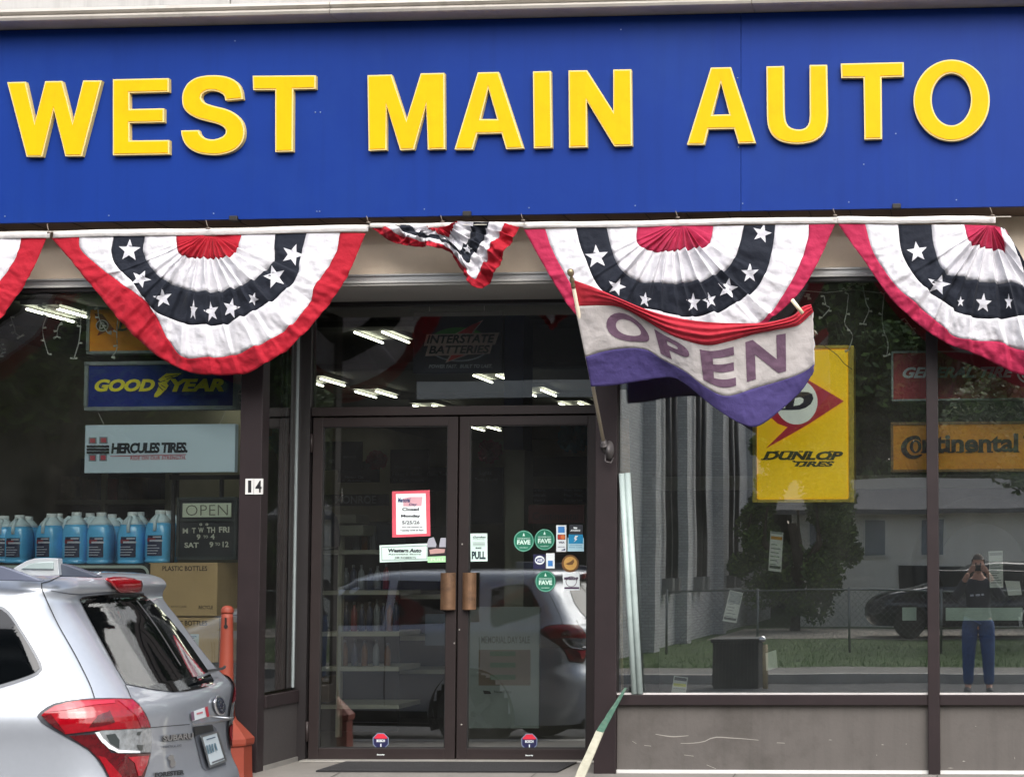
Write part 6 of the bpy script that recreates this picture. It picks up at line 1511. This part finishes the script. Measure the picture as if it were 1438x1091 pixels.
for x in (mn_+.95, mx_-.95):
    for y in (yn-.12, yn-1.68): MB().tube([(x, y-.1, .12), (x, y+.1, .12)], .33, 28).build('wheel', M_tyr, t, smooth=True)
box('side_window', (mn_+1.5, yn-.09, .90), (mx_-.7, yn-.02, 1.22), M_cgl, t, bevel=.02)
# ---- a far-off wood added to plug bright sky gaps behind the trees
m_ = MB()
for i in range(26000):
    x = rg_.uniform(-52, 34); z = rg_.uniform(-.2, 7.5)*rg_.uniform(.5, 1); y = -53+rg_.uniform(-1.5, 1.5)
    a = Vector((rg_.gauss(0, 1), rg_.gauss(0, .6), rg_.gauss(0, 1))).normalized(); b = a.orthogonal().normalized(); l = rg_.uniform(.18, .42); q = Vector((x, y, z)); m_.add([q-a*l, q-b*l*.6, q+a*l, q+b*l*.6], [(0, 1, 2, 3)])
for i in range(120):
    x = -52+i*.72; m_.tube([(x, -54.5, -.3), (x+rg_.uniform(-.5, .5), -54.5, 7)], .32, 5)
o = m_.build('added_wood', mat('far wood leaves', (36, 50, 26), .8, var=.4, vscale=1.5)); o['kind'] = 'stuff'; o['label'] = 'dark far-off wood added behind the rows of trees to plug sky gaps'
# ---- trees
M_leaf = [mat('dark leaves', (60, 84, 36), .7, var=.35, vscale=2), mat('mid leaves', (92, 118, 50), .7, var=.35, vscale=2)]
for m in M_leaf:
    pass
M_bark = mat('bark', (74, 64, 54), .9, var=.3, vscale=10, bump=.6, bscale=20)
def crown_mesh(seed, w, h, n, ls=.16):
    rr = random.Random(seed); vs = []; fs = []; cl = []
    for i in range(46):
        d = Vector((rr.gauss(0, 1), rr.gauss(0, 1), rr.gauss(0, .9))).normalized(); r_ = rr.uniform(.35, 1)**.6
        cl.append((Vector((d.x*w*r_, d.y*w*r_, d.z*h*r_)), rr.uniform(.16, .34)*w))
    for i in range(n):
        c, r_ = rr.choice(cl); d = Vector((rr.gauss(0, 1), rr.gauss(0, 1), rr.gauss(0, .8))).normalized()*r_*rr.uniform(.5, 1.05); p = c+d
        a = Vector((rr.gauss(0, 1), rr.gauss(0, 1), rr.gauss(0, 1))).normalized(); b = a.orthogonal().normalized(); l = ls*rr.uniform(.6, 1.3); k = len(vs)
        vs += [p-a*l, p-b*l*.5, p+a*l, p+b*l*.5]; fs.append((k, k+1, k+2, k+3))
    me = bpy.data.meshes.new('crown'); me.from_pydata([tuple(v) for v in vs], [], fs); me.materials.append(M_leaf[0]); me.materials.append(M_leaf[1])
    me.polygons.foreach_set('material_index', [rr.choice((0, 0, 1)) for _ in fs]); return me
CM = [crown_mesh(1, 3.4, 3.6, 24000, .13), crown_mesh(2, 2.9, 4.4, 22000, .13), crown_mesh(3, 3.9, 3.2, 26000, .12)]
def tree(x, y, zc, kind, label, sc=1.0):
    t = thing('leafy_tree', label, 'tree', (x, y, -.25), 'leafy trees across the street'); o = bpy.data.objects.new('crown', CM[kind]); COL.objects.link(o); adopt(o, t)
    o.location = (x, y, zc); o.scale = (sc, sc, sc); o.rotation_euler.z = x*1.7
    m_ = MB(); m_.tube([(x, y, -.3), (x+.1, y, zc*.4), (x-.05, y+.1, zc)], [.26*sc, .2*sc, .1], 10)
    for k in range(5):
        a = k*1.3+x; m_.tube([(x+.05, y, zc*.45), (x+math.cos(a)*1.2, y+math.sin(a)*1.2, zc*.8), (x+math.cos(a)*2.1*sc, y+math.sin(a)*2.1*sc, zc*1.15)], [.12, .08, .04], 6)
    m_.build('trunk', M_bark, t, smooth=True)
sides = ['far left', 'left', 'centre left', 'centre', 'centre right', 'right', 'far right']
TR = [(-4.2, -29.8, 2.3, 1, .5, 'slim young leafy tree standing beside the corner of the brick building'), (2.3, -24.6, 4.4, 2, .72, 'spreading tree leaning over the lawn in front of the white outbuilding')]
for i in range(11):
    x = -38+i*5.2; TR.append((x, -43-(i % 3)*1.6, 6.2+(i % 2)*1.2, i % 3, 1.25, f'dark leafy tree in the row behind the white outbuilding, {ORD[i]} from the left' ))
for i in range(9):
    x = -34+i*6.3; TR.append((x, -50, 11.0, (i+1) % 3, 1.7, f'tall dark tree of the rearmost row, {ORD[i]} from the left'))
for i, x in enumerate((-27, -20.5, -14.5)):
    TR.append((x, -15.9, 6.0, i, 1.0, ('leafy street tree left of the timber front', 'leafy street tree before the middle of the timber front', 'leafy street tree right before the timber front')[i]))
for x, y, z, k, s_, lab in TR:
    lab = lab.replace(', number ', ', tree ').replace('tree 1 from', 'first from')
    tree(x, y, z, k, lab, s_)
# ================================================================ the photographer, standing in the road behind the camera
def skinfig(name, verts, edges, m_, parent, root=0, sub=2):
    """verts: (x, y, z, radius)"""
    me = bpy.data.meshes.new(name); me.from_pydata([v[:3] for v in verts], edges, []); o = bpy.data.objects.new(name, me); COL.objects.link(o); me.materials.append(m_)
    md = o.modifiers.new('skin', 'SKIN'); md.use_smooth_shade = True
    for i, v in enumerate(verts): sv = me.skin_vertices[0].data[i]; sv.radius = (v[3], v[3] if len(v) < 5 else v[4]); sv.use_root = (i == root)
    s_ = o.modifiers.new('sub', 'SUBSURF'); s_.levels = sub; s_.render_levels = sub; adopt(o, parent); return o
px_, py_, pg = .02, -11.52, ROADZ
t = thing('photographer', 'person in a dark hooded top and blue jeans photographing the shop with a phone', 'person', (px_, py_, pg))
M_skin = mat('skin', (206, 154, 128), .55, var=.05); M_hood = mat('dark navy hooded top', (24, 28, 42), .85, var=.15, bump=.3); M_jean = mat('blue denim', (70, 98, 146), .85, var=.2, vscale=20, bump=.3); M_hair = mat('brown hair', (58, 42, 32), .7, var=.3); M_shoe = mat('grey shoe', (90, 90, 92), .7)
g = lambda x, y, z, r, r2=None: (px_+x, py_+y, pg+z, r, r2 if r2 else r)
V = [g(0,0,.95,.15,.11), g(0,.01,1.12,.135,.10), g(0,.0,1.30,.16,.105), g(0,-.01,1.42,.12,.08), g(0,.01,1.50,.055), g(0,.03,1.56,.06),
     g(-.17,0,1.41,.06), g(-.30,.06,1.20,.047), g(-.16,.33,1.46,.036), g(-.12,.38,1.53,.032), g(.17,0,1.41,.06), g(.30,.06,1.20,.047), g(.16,.33,1.46,.036), g(.12,.38,1.53,.032),
     g(-.10,0,.86,.10), g(-.12,.01,.50,.065), g(-.13,-.02,.10,.042), g(-.14,.10,.04,.035), g(.10,0,.86,.10), g(.12,.02,.50,.065), g(.13,-.01,.10,.042), g(.14,.11,.04,.035)]
E_ = [(0,1),(1,2),(2,3),(3,4),(4,5),(3,6),(6,7),(7,8),(8,9),(3,10),(10,11),(11,12),(12,13),(0,14),(14,15),(15,16),(16,17),(0,18),(18,19),(19,20),(20,21)]
skinfig('body', V, E_, M_skin, t)
up = lambda i, k=1.14, a=.008: (V[i][0], V[i][1], V[i][2], V[i][3]*k+a, V[i][4]*k+a)
hv = [up(1), up(2), up(3), up(6), up(7), up(8), up(10), up(11), up(12), g(0,0,1.0,.168,.13), g(0,0,.86,.172,.135)]
skinfig('hooded_top', hv, [(0,1),(1,2),(2,3),(3,4),(4,5),(2,6),(6,7),(7,8),(0,9),(9,10)], M_hood, t)
jv = [g(0,0,1.05,.162,.118), up(14), up(15, 1.2), up(16, 1.4), up(18), up(19, 1.2), up(20, 1.4)]
skinfig('jeans', jv, [(0,1),(1,2),(2,3),(0,4),(4,5),(5,6)], M_jean, t)
m_ = MB()   # head
hc = Vector((px_, py_+.04, pg+1.63)); vs = []; nu, nv = 22, 16
for j in range(nv+1):
    th = math.pi*j/nv
    for i in range(nu):
        a = 2*math.pi*i/nu; x, y, z = math.sin(th)*math.cos(a), math.sin(th)*math.sin(a), math.cos(th)
        w = .076*(1-.28*max(0, -z)**1.5); dep = .098*(1-.12*max(0, -z)); q = Vector((x*w, y*dep, z*.118))
        if y > .5: q.y += .012*math.exp(-((z+.05)**2)/.02)*math.exp(-(x*x)/.03)*2 - .006*math.exp(-((z-.12)**2)/.01)*math.exp(-((abs(x)-.38)**2)/.03)
        vs.append(hc+q)
m_.add(vs, [(j*nu+i, (j+1)*nu+i, (j+1)*nu+(i+1) % nu, j*nu+(i+1) % nu) for j in range(nv) for i in range(nu)]); hd = m_.build('head', M_skin, t, smooth=True)
m_ = MB(); vs = []
for j in range(11):
    th = math.pi*.60*j/10
    for i in range(nu):
        a = 2*math.pi*i/nu; y = math.sin(th)*math.sin(a); cut = 1 if y < .25 else .0
        z = math.cos(th); z = max(z, .45) if y > .2 else z
        vs.append(hc+Vector((math.sin(th)*math.cos(a)*.086, math.sin(th)*math.sin(a)*.106-.006, z*.130+.004)))
m_.add(vs, [(j*nu+i, (j+1)*nu+i, (j+1)*nu+(i+1) % nu, j*nu+(i+1) % nu) for j in range(10) for i in range(nu)]); m_.build('hair', M_hair, t, smooth=True)
m_ = MB()
for sx in (-1, 1):
    m_.lathe([(.002, 0), (.011, .003), (.012, .008), (.004, .012)], Vector((0, 0, 0)), 10)
    m_.v[-40:] = [Vector((v.x, v.z, v.y))+hc+Vector((sx*.030, .086, .012)) for v in m_.v[-40:]]
m_.build('eye', mat('eye dark', (40, 36, 34), .2), t)
m_ = MB(); m_.tube([hc+Vector((-.022, .092, -.052)), hc+Vector((0, .097, -.054)), hc+Vector((.022, .092, -.052))], .0045, 6); m_.build('mouth', mat('lips', (160, 92, 84), .5), t, smooth=True)
for sx in (-1, 1): MB().lathe([(.004, 0), (.016, .004), (.018, .012), (.008, .02)], hc+Vector((sx*.078, 0, -.01)), 10, sx=.5, sy=1).build('ear', M_skin, t, smooth=True)
for sx in (-1, 1):      # hands round the phone edges
    wr = Vector((px_+sx*.12, py_+.38, pg+1.53)); pc = Vector((px_+sx*.085, py_+.40, pg+1.585))
    vv = [tuple(wr)+(.027,), tuple(pc)+(.030,)]; ee = [(0, 1)]
    for k in range(4):
        b0 = pc+Vector((-sx*.0, .012, .024-k*.019)); L_ = (.030, .034, .031, .025)[k]; i0 = len(vv)
        vv += [tuple(b0+Vector((0, .014, .004)))+(.010,), tuple(b0+Vector((-sx*L_*.8, .030, .008)))+(.009,), tuple(b0+Vector((-sx*(L_+.022), .024, .010)))+(.0075,)]
        ee += [(1, i0), (i0, i0+1), (i0+1, i0+2)]
    i0 = len(vv); vv += [tuple(pc+Vector((-sx*.022, -.022, -.004)))+(.012,), tuple(pc+Vector((-sx*.045, -.014, .012)))+(.009,)]; ee += [(1, i0), (i0, i0+1)]
    skinfig('hand', vv, ee, M_skin, t, root=1, sub=1)
for sx in (-1, 1):
    m_ = MB(); m_.tube([(px_+sx*.135, py_-.10, pg+.045), (px_+sx*.137, py_+.0, pg+.055), (px_+sx*.142, py_+.14, pg+.04), (px_+sx*.145, py_+.19, pg+.03)], [.035, .048, .042, .026], 12); m_.build('shoe', M_shoe, t, smooth=True)
m_ = MB()
for k, (x, w) in enumerate(((-.075, .05), (0, .06), (.06, .04))): m_.box((px_+x-w/2+.0, py_+.128, pg+1.245+.004*k), (px_+x+w/2-.006, py_+.134, pg+1.27+.004*k))
m_.build('chest_print', mat('pale shirt print', (200, 204, 214), .7), t)
ph = thing('mobile_phone', 'dark phone held up in both hands of the mirrored photographer', 'phone', (0, -11.10, 1.25))
MB().box((-.078, -11.115, 1.225), (.078, -11.107, 1.301)).build('phone_body', mat('phone black', (18, 18, 20), .3), ph, bevel=.004)
